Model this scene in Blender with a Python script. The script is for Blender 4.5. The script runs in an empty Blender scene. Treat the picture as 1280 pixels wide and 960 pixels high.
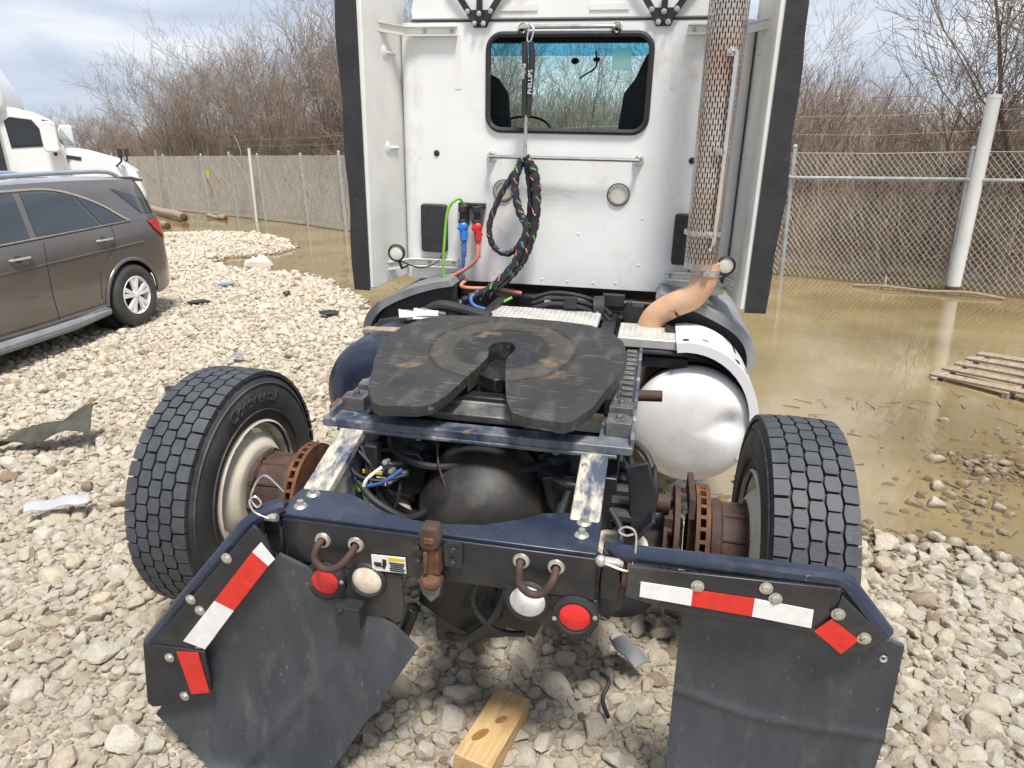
import bpy, bmesh, math, random
import numpy as np
from mathutils import Vector, Matrix, noise as mnoise
from math import sin, cos, pi, radians, atan2, sqrt

# ------------------------------------------------------------------ camera, sky, sun, exposure
scene = bpy.context.scene
COL = scene.collection
cam_d = bpy.data.cameras.new("camera")
cam = bpy.data.objects.new("camera", cam_d)
COL.objects.link(cam)
cam.location = (0, 0, 2.0)
cam.rotation_euler = (radians(70.657), radians(1.173), radians(-0.412))
cam_d.sensor_width = 36.0
cam_d.lens = 36.0 * 866.0 / 1280.0
cam_d.clip_start = 0.05
cam_d.clip_end = 2000
scene.camera = cam

SUN_EL, SUN_AZ = 67.0, 160.0            # azimuth clockwise from +Y: behind the camera, to its right
world = bpy.data.worlds.new("World")
scene.world = world
world.use_nodes = True
wn, wl = world.node_tree.nodes, world.node_tree.links
wn.clear()
w_out = wn.new("ShaderNodeOutputWorld")
w_bg = wn.new("ShaderNodeBackground")
w_bg.inputs["Strength"].default_value = 0.10
sky = wn.new("ShaderNodeTexSky")
sky.sky_type = 'NISHITA'
sky.sun_disc = False
sky.sun_elevation = radians(SUN_EL)
sky.sun_rotation = radians(SUN_AZ)
tc = wn.new("ShaderNodeTexCoord")
mp = wn.new("ShaderNodeMapping")
mp.inputs["Scale"].default_value = (1.0, 1.0, 4.2)
mp.inputs["Location"].default_value = (3.1, 1.7, 0.4)
nz = wn.new("ShaderNodeTexNoise")
nz.inputs["Scale"].default_value = 2.6
nz.inputs["Detail"].default_value = 7.0
nz.inputs["Roughness"].default_value = 0.55
nz.inputs["Distortion"].default_value = 0.35
ramp = wn.new("ShaderNodeValToRGB")
ce = ramp.color_ramp.elements
ce[0].position, ce[0].color = 0.34, (3.9, 4.4, 5.4, 1)
ce[1].position, ce[1].color = 0.64, (7.6, 7.8, 8.2, 1)
e = ramp.color_ramp.elements.new(0.48)
e.color = (5.2, 5.8, 6.9, 1)
cov = wn.new("ShaderNodeMixRGB")
cov.inputs["Fac"].default_value = 0.92
wl.new(tc.outputs["Generated"], mp.inputs["Vector"])
wl.new(mp.outputs["Vector"], nz.inputs["Vector"])
wl.new(nz.outputs["Fac"], ramp.inputs["Fac"])
wl.new(sky.outputs["Color"], cov.inputs["Color1"])
wl.new(ramp.outputs["Color"], cov.inputs["Color2"])
wl.new(cov.outputs["Color"], w_bg.inputs["Color"])
wl.new(w_bg.outputs["Background"], w_out.inputs["Surface"])

sun_d = bpy.data.lights.new("sun", 'SUN')
sun_d.energy = 4.1
sun_d.angle = radians(12)
sun_d.color = (1.0, 0.95, 0.87)
sun = bpy.data.objects.new("sun", sun_d)
COL.objects.link(sun)
_az, _el = radians(SUN_AZ), radians(SUN_EL)
sun_dir = Vector((sin(_az) * cos(_el), cos(_az) * cos(_el), sin(_el)))
sun.rotation_euler = sun_dir.to_track_quat('Z', 'Y').to_euler()
sun.location = sun_dir * 50

vs = scene.view_settings
vs.view_transform = 'Standard'
vs.look = 'None'
vs.exposure = 0.36
vs.gamma = 1.0
vs.use_curve_mapping = False
scene.cycles.max_bounces = 6
scene.cycles.diffuse_bounces = 3
scene.cycles.glossy_bounces = 3
scene.cycles.transmission_bounces = 4
scene.cycles.transparent_max_bounces = 12
scene.cycles.use_denoising = True

# ------------------------------------------------------------------ helpers
def lk(o):
    COL.objects.link(o)
    return o

def tag(o, label=None, cat=None, group=None, kind=None):
    if label: o["label"] = label
    if cat: o["category"] = cat
    if group: o["group"] = group
    if kind: o["kind"] = kind
    return o

def empty(name, loc=(0, 0, 0), rot=None, label=None, cat=None, group=None):
    o = lk(bpy.data.objects.new(name, None))
    o.location = loc
    if rot is not None:
        o.rotation_euler = rot
    o.empty_display_size = 0.2
    return tag(o, label, cat, group)

class MB:
    def __init__(s):
        s.v, s.f = [], []
    def add(s, vs_, fs_):
        n = len(s.v)
        s.v.extend([tuple(p) for p in vs_])
        s.f.extend([tuple(i + n for i in q) for q in fs_])
        return s
    def hexa(s, p):
        return s.add(p, [(0, 3, 2, 1), (4, 5, 6, 7), (0, 1, 5, 4), (1, 2, 6, 5), (2, 3, 7, 6), (3, 0, 4, 7)])
    def box(s, c, d, rot=None):
        hx, hy, hz = d[0] / 2, d[1] / 2, d[2] / 2
        p = [Vector(q) for q in ((-hx, -hy, -hz), (hx, -hy, -hz), (hx, hy, -hz), (-hx, hy, -hz),
                                 (-hx, -hy, hz), (hx, -hy, hz), (hx, hy, hz), (-hx, hy, hz))]
        if rot is not None:
            from mathutils import Euler
            m = Euler(rot).to_matrix()
            p = [m @ q for q in p]
        return s.hexa([q + Vector(c) for q in p])
    def prism(s, poly, axis, a, b):
        def P(u, w, t):
            return (t, u, w) if axis == 'X' else (u, t, w) if axis == 'Y' else (u, w, t)
        n = len(poly)
        vs_ = [P(u, w, a) for u, w in poly] + [P(u, w, b) for u, w in poly]
        fs_ = [tuple(range(n - 1, -1, -1)), tuple(range(n, 2 * n))]
        fs_ += [(i, (i + 1) % n, n + (i + 1) % n, n + i) for i in range(n)]
        return s.add(vs_, fs_)
    def tube(s, path, r, n=8, closed=False, cap=True):
        path = [Vector(p) for p in path]
        m = len(path)
        rr = r if isinstance(r, (list, tuple)) else [r] * m
        up = None
        rings = []
        for i in range(m):
            if closed:
                t = path[(i + 1) % m] - path[i - 1]
            else:
                t = path[min(i + 1, m - 1)] - path[max(i - 1, 0)]
            if t.length < 1e-9: t = Vector((0, 0, 1))
            t.normalize()
            if up is None:
                a = Vector((0, 0, 1)) if abs(t.z) < 0.9 else Vector((1, 0, 0))
                up = (a - t * a.dot(t)).normalized()
            else:
                up = up - t * up.dot(t)
                up = up.normalized() if up.length > 1e-6 else Vector((1, 0, 0))
            sd = t.cross(up)
            rings.append([path[i] + (up * cos(2 * pi * k / n) + sd * sin(2 * pi * k / n)) * rr[i] for k in range(n)])
        vs_ = [p for rg in rings for p in rg]
        fs_ = []
        for i in range(m if closed else m - 1):
            j = (i + 1) % m
            for k in range(n):
                l = (k + 1) % n
                fs_.append((i * n + k, i * n + l, j * n + l, j * n + k))
        if cap and not closed:
            fs_.append(tuple(range(n - 1, -1, -1)))
            fs_.append(tuple((m - 1) * n + k for k in range(n)))
        return s.add(vs_, fs_)
    def lathe(s, prof, org, ax, n=32, closed=False, ang=(0, 2 * pi)):
        ax = Vector(ax).normalized()
        a = Vector((0, 0, 1)) if abs(ax.z) < 0.9 else Vector((1, 0, 0))
        u = (a - ax * a.dot(ax)).normalized()
        w = ax.cross(u)
        org = Vector(org)
        full = abs(ang[1] - ang[0] - 2 * pi) < 1e-6
        cnt = n if full else n + 1
        m = len(prof)
        vs_, fs_ = [], []
        for k in range(cnt):
            t = ang[0] + (ang[1] - ang[0]) * k / n
            d = u * cos(t) + w * sin(t)
            for r, h in prof:
                vs_.append(org + d * r + ax * h)
        for k in range(n):
            k2 = (k + 1) % cnt
            for i in range(m if closed else m - 1):
                j = (i + 1) % m
                fs_.append((k * m + i, k2 * m + i, k2 * m + j, k * m + j))
        return s.add(vs_, fs_)
    def cyl(s, p0, p1, r, n=16, r2=None):
        p0, p1 = Vector(p0), Vector(p1)
        L = (p1 - p0).length
        r2 = r if r2 is None else r2
        return s.lathe([(0.0, 0), (r, 0), (r2, L), (0.0, L)], p0, p1 - p0, n)
    def sphere(s, c, r, n=16, m=8, sc=(1, 1, 1)):
        st = len(s.v)
        s.lathe([(max(1e-5, r * sin(pi * i / m)), -r * cos(pi * i / m)) for i in range(m + 1)], (0, 0, 0), (0, 0, 1), n)
        for i in range(st, len(s.v)):
            p = s.v[i]
            s.v[i] = (p[0] * sc[0] + c[0], p[1] * sc[1] + c[1], p[2] * sc[2] + c[2])
        return s
    def bolt(s, c, ax, r=0.012, h=0.01):
        ax = Vector(ax).normalized()
        c = Vector(c)
        s.cyl(c, c + ax * 0.003, r * 1.5, 12)
        s.lathe([(0.0, h), (r * 0.75, h), (r, h * 0.75), (r, 0.0)], c, ax, 6)
        return s
    def xf(s, m):
        s.v = [tuple(m @ Vector(p)) for p in s.v]
        return s
    def mesh(s, name, mat=None, smooth=35, merge=False, recalc=True):
        me = bpy.data.meshes.new(name)
        me.from_pydata(s.v, [], s.f)
        if recalc or merge:
            bm = bmesh.new()
            bm.from_mesh(me)
            if merge:
                bmesh.ops.remove_doubles(bm, verts=bm.verts, dist=1e-5)
            if recalc:
                bmesh.ops.recalc_face_normals(bm, faces=bm.faces)
            bm.to_mesh(me)
            bm.free()
        if mat: me.materials.append(mat)
        if smooth:
            me.shade_smooth()
            if smooth < 180:
                me.set_sharp_from_angle(angle=radians(smooth))
        return me
    def build(s, name, mat=None, parent=None, smooth=35, bevel=0, merge=False, loc=None, sub=0, recalc=True):
        o = lk(bpy.data.objects.new(name, s.mesh(name, mat, smooth, merge, recalc)))
        if parent: o.parent = parent
        if loc is not None: o.location = loc
        if bevel:
            b = o.modifiers.new("bevel", 'BEVEL')
            b.width = bevel
            b.segments = 2
            b.limit_method = 'ANGLE'
            b.angle_limit = radians(40)
        if sub:
            b = o.modifiers.new("sub", 'SUBSURF')
            b.levels = b.render_levels = sub
        return o

def catmull(pts, k=8, closed=False):
    P = [Vector(p) for p in pts]
    n = len(P)
    out = []
    rng = n if closed else n - 1
    for i in range(rng):
        if closed:
            a, b, c, d = P[i - 1], P[i], P[(i + 1) % n], P[(i + 2) % n]
        else:
            a, b, c, d = P[max(i - 1, 0)], P[i], P[i + 1], P[min(i + 2, n - 1)]
        for j in range(k):
            t = j / k
            out.append(0.5 * ((2 * b) + (c - a) * t + (2 * a - 5 * b + 4 * c - d) * t * t + (3 * b - a - 3 * c + d) * t ** 3))
    if not closed: out.append(P[-1])
    return out

def text_mesh(body, size=1.0, extrude=0.0):
    cu = bpy.data.curves.new("t", 'FONT')
    cu.body = body
    cu.size = size
    cu.extrude = extrude
    cu.align_x = 'CENTER'
    cu.align_y = 'CENTER'
    cu.resolution_u = 3
    ob = lk(bpy.data.objects.new("t", cu))
    dg = bpy.context.evaluated_depsgraph_get()
    me = bpy.data.meshes.new_from_object(ob.evaluated_get(dg))
    bpy.data.objects.remove(ob)
    return me

# ------------------------------------------------------------------ materials
def mat(name, cols, scale=6.0, detail=6.0, rough=0.5, rvar=0.1, metal=0.0, bump=0.0, bscale=40.0, stretch=(1, 1, 1),
        spec=0.5, coat=0.0, fac2=None, nrough=0.6, dist=0.0):
    """principled surface: noise -> colour ramp; optional bump; fac2=(colour, scale, lo, hi) adds patches of wear"""
    m = bpy.data.materials.new(name)
    m.use_nodes = True
    N, L = m.node_tree.nodes, m.node_tree.links
    b = N["Principled BSDF"]
    t = N.new("ShaderNodeTexCoord")
    g = N.new("ShaderNodeMapping")
    g.inputs["Scale"].default_value = stretch
    L.new(t.outputs["Object"], g.inputs["Vector"])
    n = N.new("ShaderNodeTexNoise")
    n.inputs["Scale"].default_value = scale
    n.inputs["Detail"].default_value = detail
    n.inputs["Roughness"].default_value = nrough
    n.inputs["Distortion"].default_value = dist
    L.new(g.outputs["Vector"], n.inputs["Vector"])
    r = N.new("ShaderNodeValToRGB")
    els = r.color_ramp.elements
    while len(els) < len(cols): els.new(0.5)
    for e_, (p, c) in zip(els, cols):
        e_.position = p
        e_.color = (*c, 1)
    L.new(n.outputs["Fac"], r.inputs["Fac"])
    out = r.outputs["Color"]
    if fac2:
        for (c2, s2, lo, hi) in (fac2 if isinstance(fac2, list) else [fac2]):
            n2 = N.new("ShaderNodeTexNoise")
            n2.inputs["Scale"].default_value = s2
            n2.inputs["Detail"].default_value = 8
            n2.inputs["Roughness"].default_value = 0.62
            L.new(g.outputs["Vector"], n2.inputs["Vector"])
            mr = N.new("ShaderNodeMapRange")
            mr.inputs["From Min"].default_value = lo
            mr.inputs["From Max"].default_value = hi
            L.new(n2.outputs["Fac"], mr.inputs["Value"])
            mx = N.new("ShaderNodeMixRGB")
            mx.inputs["Color2"].default_value = (*c2, 1)
            L.new(mr.outputs["Result"], mx.inputs["Fac"])
            L.new(out, mx.inputs["Color1"])
            out = mx.outputs["Color"]
    L.new(out, b.inputs["Base Color"])
    mr = N.new("ShaderNodeMapRange")
    mr.inputs["To Min"].default_value = max(0.02, rough - rvar)
    mr.inputs["To Max"].default_value = min(1.0, rough + rvar)
    L.new(n.outputs["Fac"], mr.inputs["Value"])
    L.new(mr.outputs["Result"], b.inputs["Roughness"])
    b.inputs["Metallic"].default_value = metal
    b.inputs["Specular IOR Level"].default_value = spec
    if coat:
        b.inputs["Coat Weight"].default_value = coat
        b.inputs["Coat Roughness"].default_value = 0.08
    if bump:
        n3 = N.new("ShaderNodeTexNoise")
        n3.inputs["Scale"].default_value = bscale
        n3.inputs["Detail"].default_value = 5
        L.new(g.outputs["Vector"], n3.inputs["Vector"])
        bp = N.new("ShaderNodeBump")
        bp.inputs["Strength"].default_value = 0.6
        bp.inputs["Distance"].default_value = bump
        L.new(n3.outputs["Fac"], bp.inputs["Height"])
        L.new(bp.outputs["Normal"], b.inputs["Normal"])
    return m

M = {}
M['white'] = mat('white_paint', [(0.3, (0.73, 0.74, 0.74)), (0.7, (0.81, 0.82, 0.82))], 3, rough=0.34, coat=0.2,
                 fac2=[((0.56, 0.52, 0.46), 3.5, 0.60, 0.86), ((0.30, 0.25, 0.20), 38, 0.70, 0.78), ((0.50, 0.43, 0.36), 1.7, 0.60, 0.75)])
M['cream'] = mat('aged_white_plastic', [(0.3, (0.66, 0.66, 0.62)), (0.7, (0.78, 0.78, 0.75))], 5, rough=0.45,
                 fac2=((0.42, 0.38, 0.30), 6, 0.64, 0.85))
M['rubber'] = mat('black_rubber', [(0.3, (0.012, 0.013, 0.016)), (0.7, (0.03, 0.031, 0.035))], 9, rough=0.62, bump=0.002, bscale=60,
                  fac2=((0.10, 0.095, 0.09), 14, 0.62, 0.8))
M['flap'] = mat('mud_flap_rubber', [(0.25, (0.034, 0.040, 0.049)), (0.75, (0.062, 0.069, 0.080))], 5, rough=0.5, rvar=0.14, bump=0.004, bscale=14,
                stretch=(2.2, 1, .8), fac2=[((0.24, 0.235, 0.23), 34, 0.64, 0.76), ((0.12, 0.125, 0.13), 6, 0.52, 0.8), ((0.028, 0.032, 0.04), 3, 0.56, 0.8)])
M['black'] = mat('black_painted_steel', [(0.3, (0.009, 0.010, 0.013)), (0.7, (0.022, 0.025, 0.032))], 8, rough=0.36, rvar=0.15, bump=0.001, bscale=50,
                 fac2=[((0.17, 0.15, 0.13), 11, 0.66, 0.80), ((0.07, 0.065, 0.06), 3, 0.5, 0.8)])
M['navy'] = mat('blue_black_enamel', [(0.3, (0.012, 0.018, 0.036)), (0.7, (0.028, 0.038, 0.068))], 6, rough=0.28, rvar=0.1,
                fac2=[((0.30, 0.27, 0.24), 26, 0.69, 0.75), ((0.10, 0.10, 0.10), 4, 0.55, 0.85)], bump=0.0008, bscale=70)
M['ramp'] = mat('bare_scraped_ramp_steel', [(0.3, (0.050, 0.065, 0.105)), (0.7, (0.085, 0.100, 0.14))], 6, rough=0.5, stretch=(1.6, .6, 1), fac2=[((0.50, 0.455, 0.37), 6.0, 0.44, 0.52), ((0.24, 0.23, 0.22), 26, 0.52, 0.66), ((0.03, 0.03, 0.035), 12, 0.62, 0.70)], bump=0.002, bscale=25)
M['chip'] = mat('worn_navy_paint_over_bare_steel', [(0.3, (0.020, 0.030, 0.058)), (0.7, (0.045, 0.058, 0.095))], 6, rough=0.42,
                fac2=[((0.17, 0.18, 0.20), 7, 0.42, 0.62), ((0.36, 0.35, 0.32), 12, 0.56, 0.66), ((0.20, 0.13, 0.08), 16, 0.62, 0.70), ((0.02, 0.02, 0.025), 9, 0.6, 0.7)], bump=0.003, bscale=25)
M['worn'] = mat('worn_grey_steel', [(0.3, (0.06, 0.062, 0.066)), (0.55, (0.16, 0.16, 0.16)), (0.75, (0.32, 0.30, 0.27))], 12, rough=0.5, rvar=0.15, metal=0.35,
                fac2=[((0.16, 0.09, 0.05), 10, 0.6, 0.75)], bump=0.002, bscale=30)
M['dark'] = mat('greasy_black', [(0.3, (0.006, 0.006, 0.007)), (0.7, (0.02, 0.02, 0.021))], 10, rough=0.45, rvar=0.2, bump=0.003, bscale=30,
                fac2=((0.09, 0.08, 0.07), 8, 0.6, 0.85))
M['housing'] = mat('oily_axle_housing', [(0.3, (0.013, 0.013, 0.014)), (0.7, (0.030, 0.030, 0.032))], 6, rough=0.54, rvar=0.14, bump=0.001, bscale=40,
                   fac2=[((0.10, 0.09, 0.08), 5, 0.5, 0.8), ((0.05, 0.035, 0.025), 11, 0.5, 0.7)])
M['rust'] = mat('rusted_iron', [(0.3, (0.055, 0.026, 0.015)), (0.55, (0.15, 0.062, 0.028)), (0.75, (0.27, 0.11, 0.045))], 14, rough=0.8, bump=0.003, bscale=60)
M['rust_brown'] = mat('dark_rusted_hub', [(0.3, (0.035, 0.022, 0.018)), (0.6, (0.075, 0.042, 0.032)), (0.8, (0.13, 0.065, 0.045))], 14, rough=0.75, bump=0.004, bscale=40)
M['rust_orange'] = mat('orange_rust', [(0.3, (0.060, 0.028, 0.015)), (0.6, (0.14, 0.058, 0.024)), (0.8, (0.28, 0.125, 0.05))], 12, rough=0.75, bump=0.002, bscale=50)
M['wheel'] = mat('chalky_white_wheel', [(0.3, (0.55, 0.50, 0.41)), (0.7, (0.68, 0.63, 0.54))], 7, rough=0.85,
                 fac2=[((0.22, 0.19, 0.15), 45, 0.66, 0.72), ((0.45, 0.36, 0.25), 4, 0.55, 0.8)])
M['tyre'] = mat('tyre_rubber', [(0.3, (0.035, 0.036, 0.037)), (0.7, (0.062, 0.062, 0.063))], 8, rough=0.7, rvar=0.12, bump=0.002, bscale=70,
                fac2=[((0.13, 0.125, 0.115), 6, 0.52, 0.85), ((0.20, 0.19, 0.17), 60, 0.68, 0.76)])
M['tread'] = mat('tread_rubber', [(0.3, (0.036, 0.040, 0.048)), (0.7, (0.066, 0.072, 0.083))], 12, rough=0.6, rvar=0.1, bump=0.002, bscale=90,
                 fac2=[((0.15, 0.14, 0.13), 30, 0.66, 0.8)])
M['alu'] = mat('dull_aluminium', [(0.3, (0.78, 0.78, 0.79)), (0.7, (0.87, 0.87, 0.88))], 3.5, rough=0.40, rvar=0.08, metal=0.12,
               fac2=[((0.36, 0.34, 0.30), 18, 0.68, 0.74), ((0.50, 0.48, 0.44), 3, 0.5, 0.85)])
M['chrome'] = mat('stainless_steel', [(0.3, (0.62, 0.60, 0.57)), (0.7, (0.78, 0.77, 0.74))], 12, rough=0.22, rvar=0.08, metal=1.0)
M['zinc'] = mat('zinc_bolt', [(0.3, (0.36, 0.35, 0.32)), (0.7, (0.62, 0.60, 0.55))], 60, rough=0.42, metal=0.7, fac2=((0.25, 0.16, 0.09), 40, 0.6, 0.7))
M['tan_pipe'] = mat('heat_tanned_exhaust_pipe', [(0.3, (0.46, 0.26, 0.155)), (0.5, (0.56, 0.34, 0.21)), (0.7, (0.64, 0.42, 0.28))], 6, rough=0.7, metal=0.1, bump=0.002, bscale=70, fac2=[((0.30, 0.16, 0.09), 14, 0.60, 0.76), ((0.64, 0.48, 0.35), 4, 0.5, 0.8)])
M['shield'] = mat('perforated_heat_shield_steel', [(0.3, (0.44, 0.38, 0.34)), (0.7, (0.62, 0.58, 0.54))], 4, rough=0.38, metal=0.75, fac2=[((0.46, 0.27, 0.18), 3.5, 0.45, 0.7), ((0.20, 0.17, 0.16), 9, 0.58, 0.75)])
M['red'] = mat('red_lens', [(0.3, (0.50, 0.006, 0.008)), (0.7, (0.70, 0.012, 0.012))], 30, rough=0.2, coat=0.6, bump=0.003, bscale=90)
M['red_tape'] = mat('red_reflective_tape', [(0.3, (0.52, 0.018, 0.012)), (0.7, (0.68, 0.03, 0.02))], 30, rough=0.4, fac2=((0.30, 0.06, 0.05), 18, 0.62, 0.75))
M['white_tape'] = mat('white_reflective_tape', [(0.3, (0.66, 0.67, 0.66)), (0.7, (0.80, 0.80, 0.79))], 30, rough=0.4, fac2=((0.42, 0.38, 0.32), 14, 0.6, 0.8))
M['lamp_white'] = mat('clouded_white_lens', [(0.3, (0.55, 0.47, 0.38)), (0.7, (0.74, 0.68, 0.58))], 16, rough=0.4, fac2=((0.42, 0.22, 0.14), 9, 0.58, 0.8))
M['led'] = mat('worklight_lens', [(0.3, (0.62, 0.62, 0.52)), (0.7, (0.78, 0.78, 0.68))], 40, rough=0.2, coat=0.5)
M['blue'] = mat('blue_plastic', [(0.3, (0.02, 0.14, 0.50)), (0.7, (0.03, 0.22, 0.66))], 20, rough=0.35)
M['red_pl'] = mat('red_plastic', [(0.3, (0.45, 0.015, 0.015)), (0.7, (0.62, 0.03, 0.025))], 20, rough=0.35)
M['hose_red'] = mat('faded_red_hose', [(0.3, (0.42, 0.14, 0.10)), (0.7, (0.55, 0.22, 0.16))], 20, rough=0.5)
M['hose_blue'] = mat('blue_hose', [(0.3, (0.03, 0.09, 0.28)), (0.7, (0.06, 0.15, 0.40))], 20, rough=0.5)
M['hose_green'] = mat('green_cable', [(0.3, (0.14, 0.40, 0.03)), (0.7, (0.25, 0.58, 0.06))], 20, rough=0.45)
M['orange'] = mat('orange_marker', [(0.3, (0.62, 0.20, 0.10)), (0.7, (0.72, 0.30, 0.16))], 20, rough=0.5)
M['wrap'] = mat('black_spiral_wrap', [(0.3, (0.012, 0.014, 0.02)), (0.7, (0.03, 0.033, 0.045))], 20, rough=0.4)
M['yellow'] = mat('yellow_label', [(0.3, (0.66, 0.48, 0.02)), (0.7, (0.78, 0.58, 0.04))], 20, rough=0.5)
M['grey_pl'] = mat('grey_plastic', [(0.3, (0.17, 0.18, 0.20)), (0.7, (0.26, 0.27, 0.29))], 6, rough=0.5, fac2=((0.36, 0.33, 0.28), 9, 0.6, 0.8))
M['black_pl'] = mat('black_plastic', [(0.3, (0.016, 0.017, 0.019)), (0.7, (0.035, 0.036, 0.039))], 20, rough=0.55, bump=0.001, bscale=120)
M['paper'] = mat('white_label', [(0.3, (0.70, 0.70, 0.68)), (0.7, (0.80, 0.80, 0.78))], 20, rough=0.6)
M['ink'] = mat('black_print', [(0.3, (0.012, 0.012, 0.012)), (0.7, (0.02, 0.02, 0.02))], 20, rough=0.6)
M['letters'] = mat('white_print', [(0.3, (0.70, 0.71, 0.73)), (0.7, (0.8, 0.8, 0.82))], 20, rough=0.6)
M['pine'] = mat('sawn_pine', [(0.30, (0.36, 0.22, 0.095)), (0.5, (0.50, 0.34, 0.16)), (0.7, (0.60, 0.43, 0.23))], 5, rough=0.7, stretch=(9, 1, 9), bump=0.001, bscale=30, dist=0.8)
M['knot'] = mat('pine_knot', [(0.3, (0.20, 0.085, 0.03)), (0.7, (0.32, 0.15, 0.06))], 40, rough=0.7)
M['oldwood'] = mat('weathered_pallet_wood', [(0.3, (0.19, 0.145, 0.11)), (0.6, (0.37, 0.29, 0.225)), (0.8, (0.48, 0.40, 0.33))], 7, rough=0.8, stretch=(8, 1, 8), bump=0.002, bscale=20)
M['galv'] = mat('galvanised_steel', [(0.3, (0.34, 0.36, 0.37)), (0.7, (0.52, 0.54, 0.55))], 10, rough=0.5, metal=0.4)
M['wire'] = mat('chain_link_wire', [(0.3, (0.42, 0.40, 0.36)), (0.7, (0.58, 0.56, 0.50))], 5, rough=0.6, metal=0.2)
M['postwhite'] = mat('white_painted_pipe', [(0.3, (0.66, 0.67, 0.66)), (0.7, (0.78, 0.78, 0.76))], 5, rough=0.5, stretch=(1, 1, .4), fac2=((0.34, 0.17, 0.09), 4, 0.66, 0.78))
M['diamond'] = mat('aluminium_tread_plate', [(0.3, (0.56, 0.55, 0.52)), (0.7, (0.72, 0.71, 0.68))], 8, rough=0.42, metal=0.45, fac2=((0.34, 0.32, 0.28), 12, 0.6, 0.8))

def wall_mat():
    m = M['white'].copy(); m.name = 'cab_wall_paint_with_scuffs_and_soot'
    N, L = m.node_tree.nodes, m.node_tree.links
    b = N['Principled BSDF']
    src = b.inputs['Base Color'].links[0].from_socket
    t = N.new('ShaderNodeTexCoord')
    for (loc, sc, col, nsc, st, amt) in [((-.03, 2.4, .70), (4.5, 0, 7), (.36, .27, .20), 9, (.6, 1, 3), .8), ((.60, 2.4, .9), (9, 0, .9), (.40, .38, .36), 5, (2, 1, .4), .5), ((-.2, 2.4, .26), (.9, 0, 9), (.40, .33, .26), 6, (1, 1, 1), .55), ((-.85, 2.4, 1.0), (16, 0, .9), (.45, .39, .31), 12, (1, 1, .5), .6), ((-.35, 2.4, .85), (5, 0, 4), (.5, .47, .43), 7, (3, 1, .4), .5)]:
        v = N.new('ShaderNodeVectorMath'); v.operation = 'SUBTRACT'; v.inputs[1].default_value = loc; L.new(t.outputs['Object'], v.inputs[0])
        v2 = N.new('ShaderNodeVectorMath'); v2.operation = 'MULTIPLY'; v2.inputs[1].default_value = sc; L.new(v.outputs[0], v2.inputs[0])
        ln = N.new('ShaderNodeVectorMath'); ln.operation = 'LENGTH'; L.new(v2.outputs[0], ln.inputs[0])
        mr = N.new('ShaderNodeMapRange'); mr.inputs['From Min'].default_value = 1.0; mr.inputs['From Max'].default_value = 0.0; L.new(ln.outputs['Value'], mr.inputs['Value'])
        g = N.new('ShaderNodeMapping'); g.inputs['Scale'].default_value = st; L.new(t.outputs['Object'], g.inputs['Vector'])
        n = N.new('ShaderNodeTexNoise'); n.inputs['Scale'].default_value = nsc; n.inputs['Detail'].default_value = 9; n.inputs['Roughness'].default_value = .7; L.new(g.outputs[0], n.inputs['Vector'])
        m2 = N.new('ShaderNodeMapRange'); m2.inputs['From Min'].default_value = .48; m2.inputs['From Max'].default_value = .72; m2.inputs['To Max'].default_value = amt; L.new(n.outputs['Fac'], m2.inputs['Value'])
        mu = N.new('ShaderNodeMath'); mu.operation = 'MULTIPLY'; L.new(mr.outputs[0], mu.inputs[0]); L.new(m2.outputs[0], mu.inputs[1])
        mx = N.new('ShaderNodeMixRGB'); mx.inputs['Color2'].default_value = (*col, 1); L.new(mu.outputs[0], mx.inputs['Fac']); L.new(src, mx.inputs['Color1']); src = mx.outputs['Color']
    L.new(src, b.inputs['Base Color'])
    return m
M['wall'] = wall_mat()
def glass(name, tint, refl=0.12, rough=0.02):
    m = bpy.data.materials.new(name)
    m.use_nodes = True
    N, L = m.node_tree.nodes, m.node_tree.links
    N.clear()
    o = N.new("ShaderNodeOutputMaterial")
    mx = N.new("ShaderNodeMixShader")
    tr = N.new("ShaderNodeBsdfTransparent")
    gl = N.new("ShaderNodeBsdfGlossy")
    fr = N.new("ShaderNodeLayerWeight")
    fr.inputs["Blend"].default_value = refl
    tr.inputs["Color"].default_value = (*tint, 1)
    gl.inputs["Roughness"].default_value = rough
    gl.inputs["Color"].default_value = (0.95, 0.97, 1, 1)
    L.new(fr.outputs["Fresnel"], mx.inputs["Fac"])
    L.new(tr.outputs[0], mx.inputs[1])
    L.new(gl.outputs[0], mx.inputs[2])
    L.new(mx.outputs[0], o.inputs["Surface"])
    return m
M['pane'] = glass('tinted_rear_glass', (0.84, 0.95, 0.95), 0.08)
M['windscreen'] = glass('teal_windscreen_glass', (0.80, 0.97, 0.96), 0.06)
M['band'] = glass('blue_windscreen_band', (0.24, 0.62, 0.82), 0.06)
M['privacy'] = mat('dark_privacy_glass', [(0.3, (0.006, 0.008, 0.010)), (0.7, (0.010, 0.012, 0.015))], 3, rough=0.05, rvar=0.02, spec=0.9)
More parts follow.
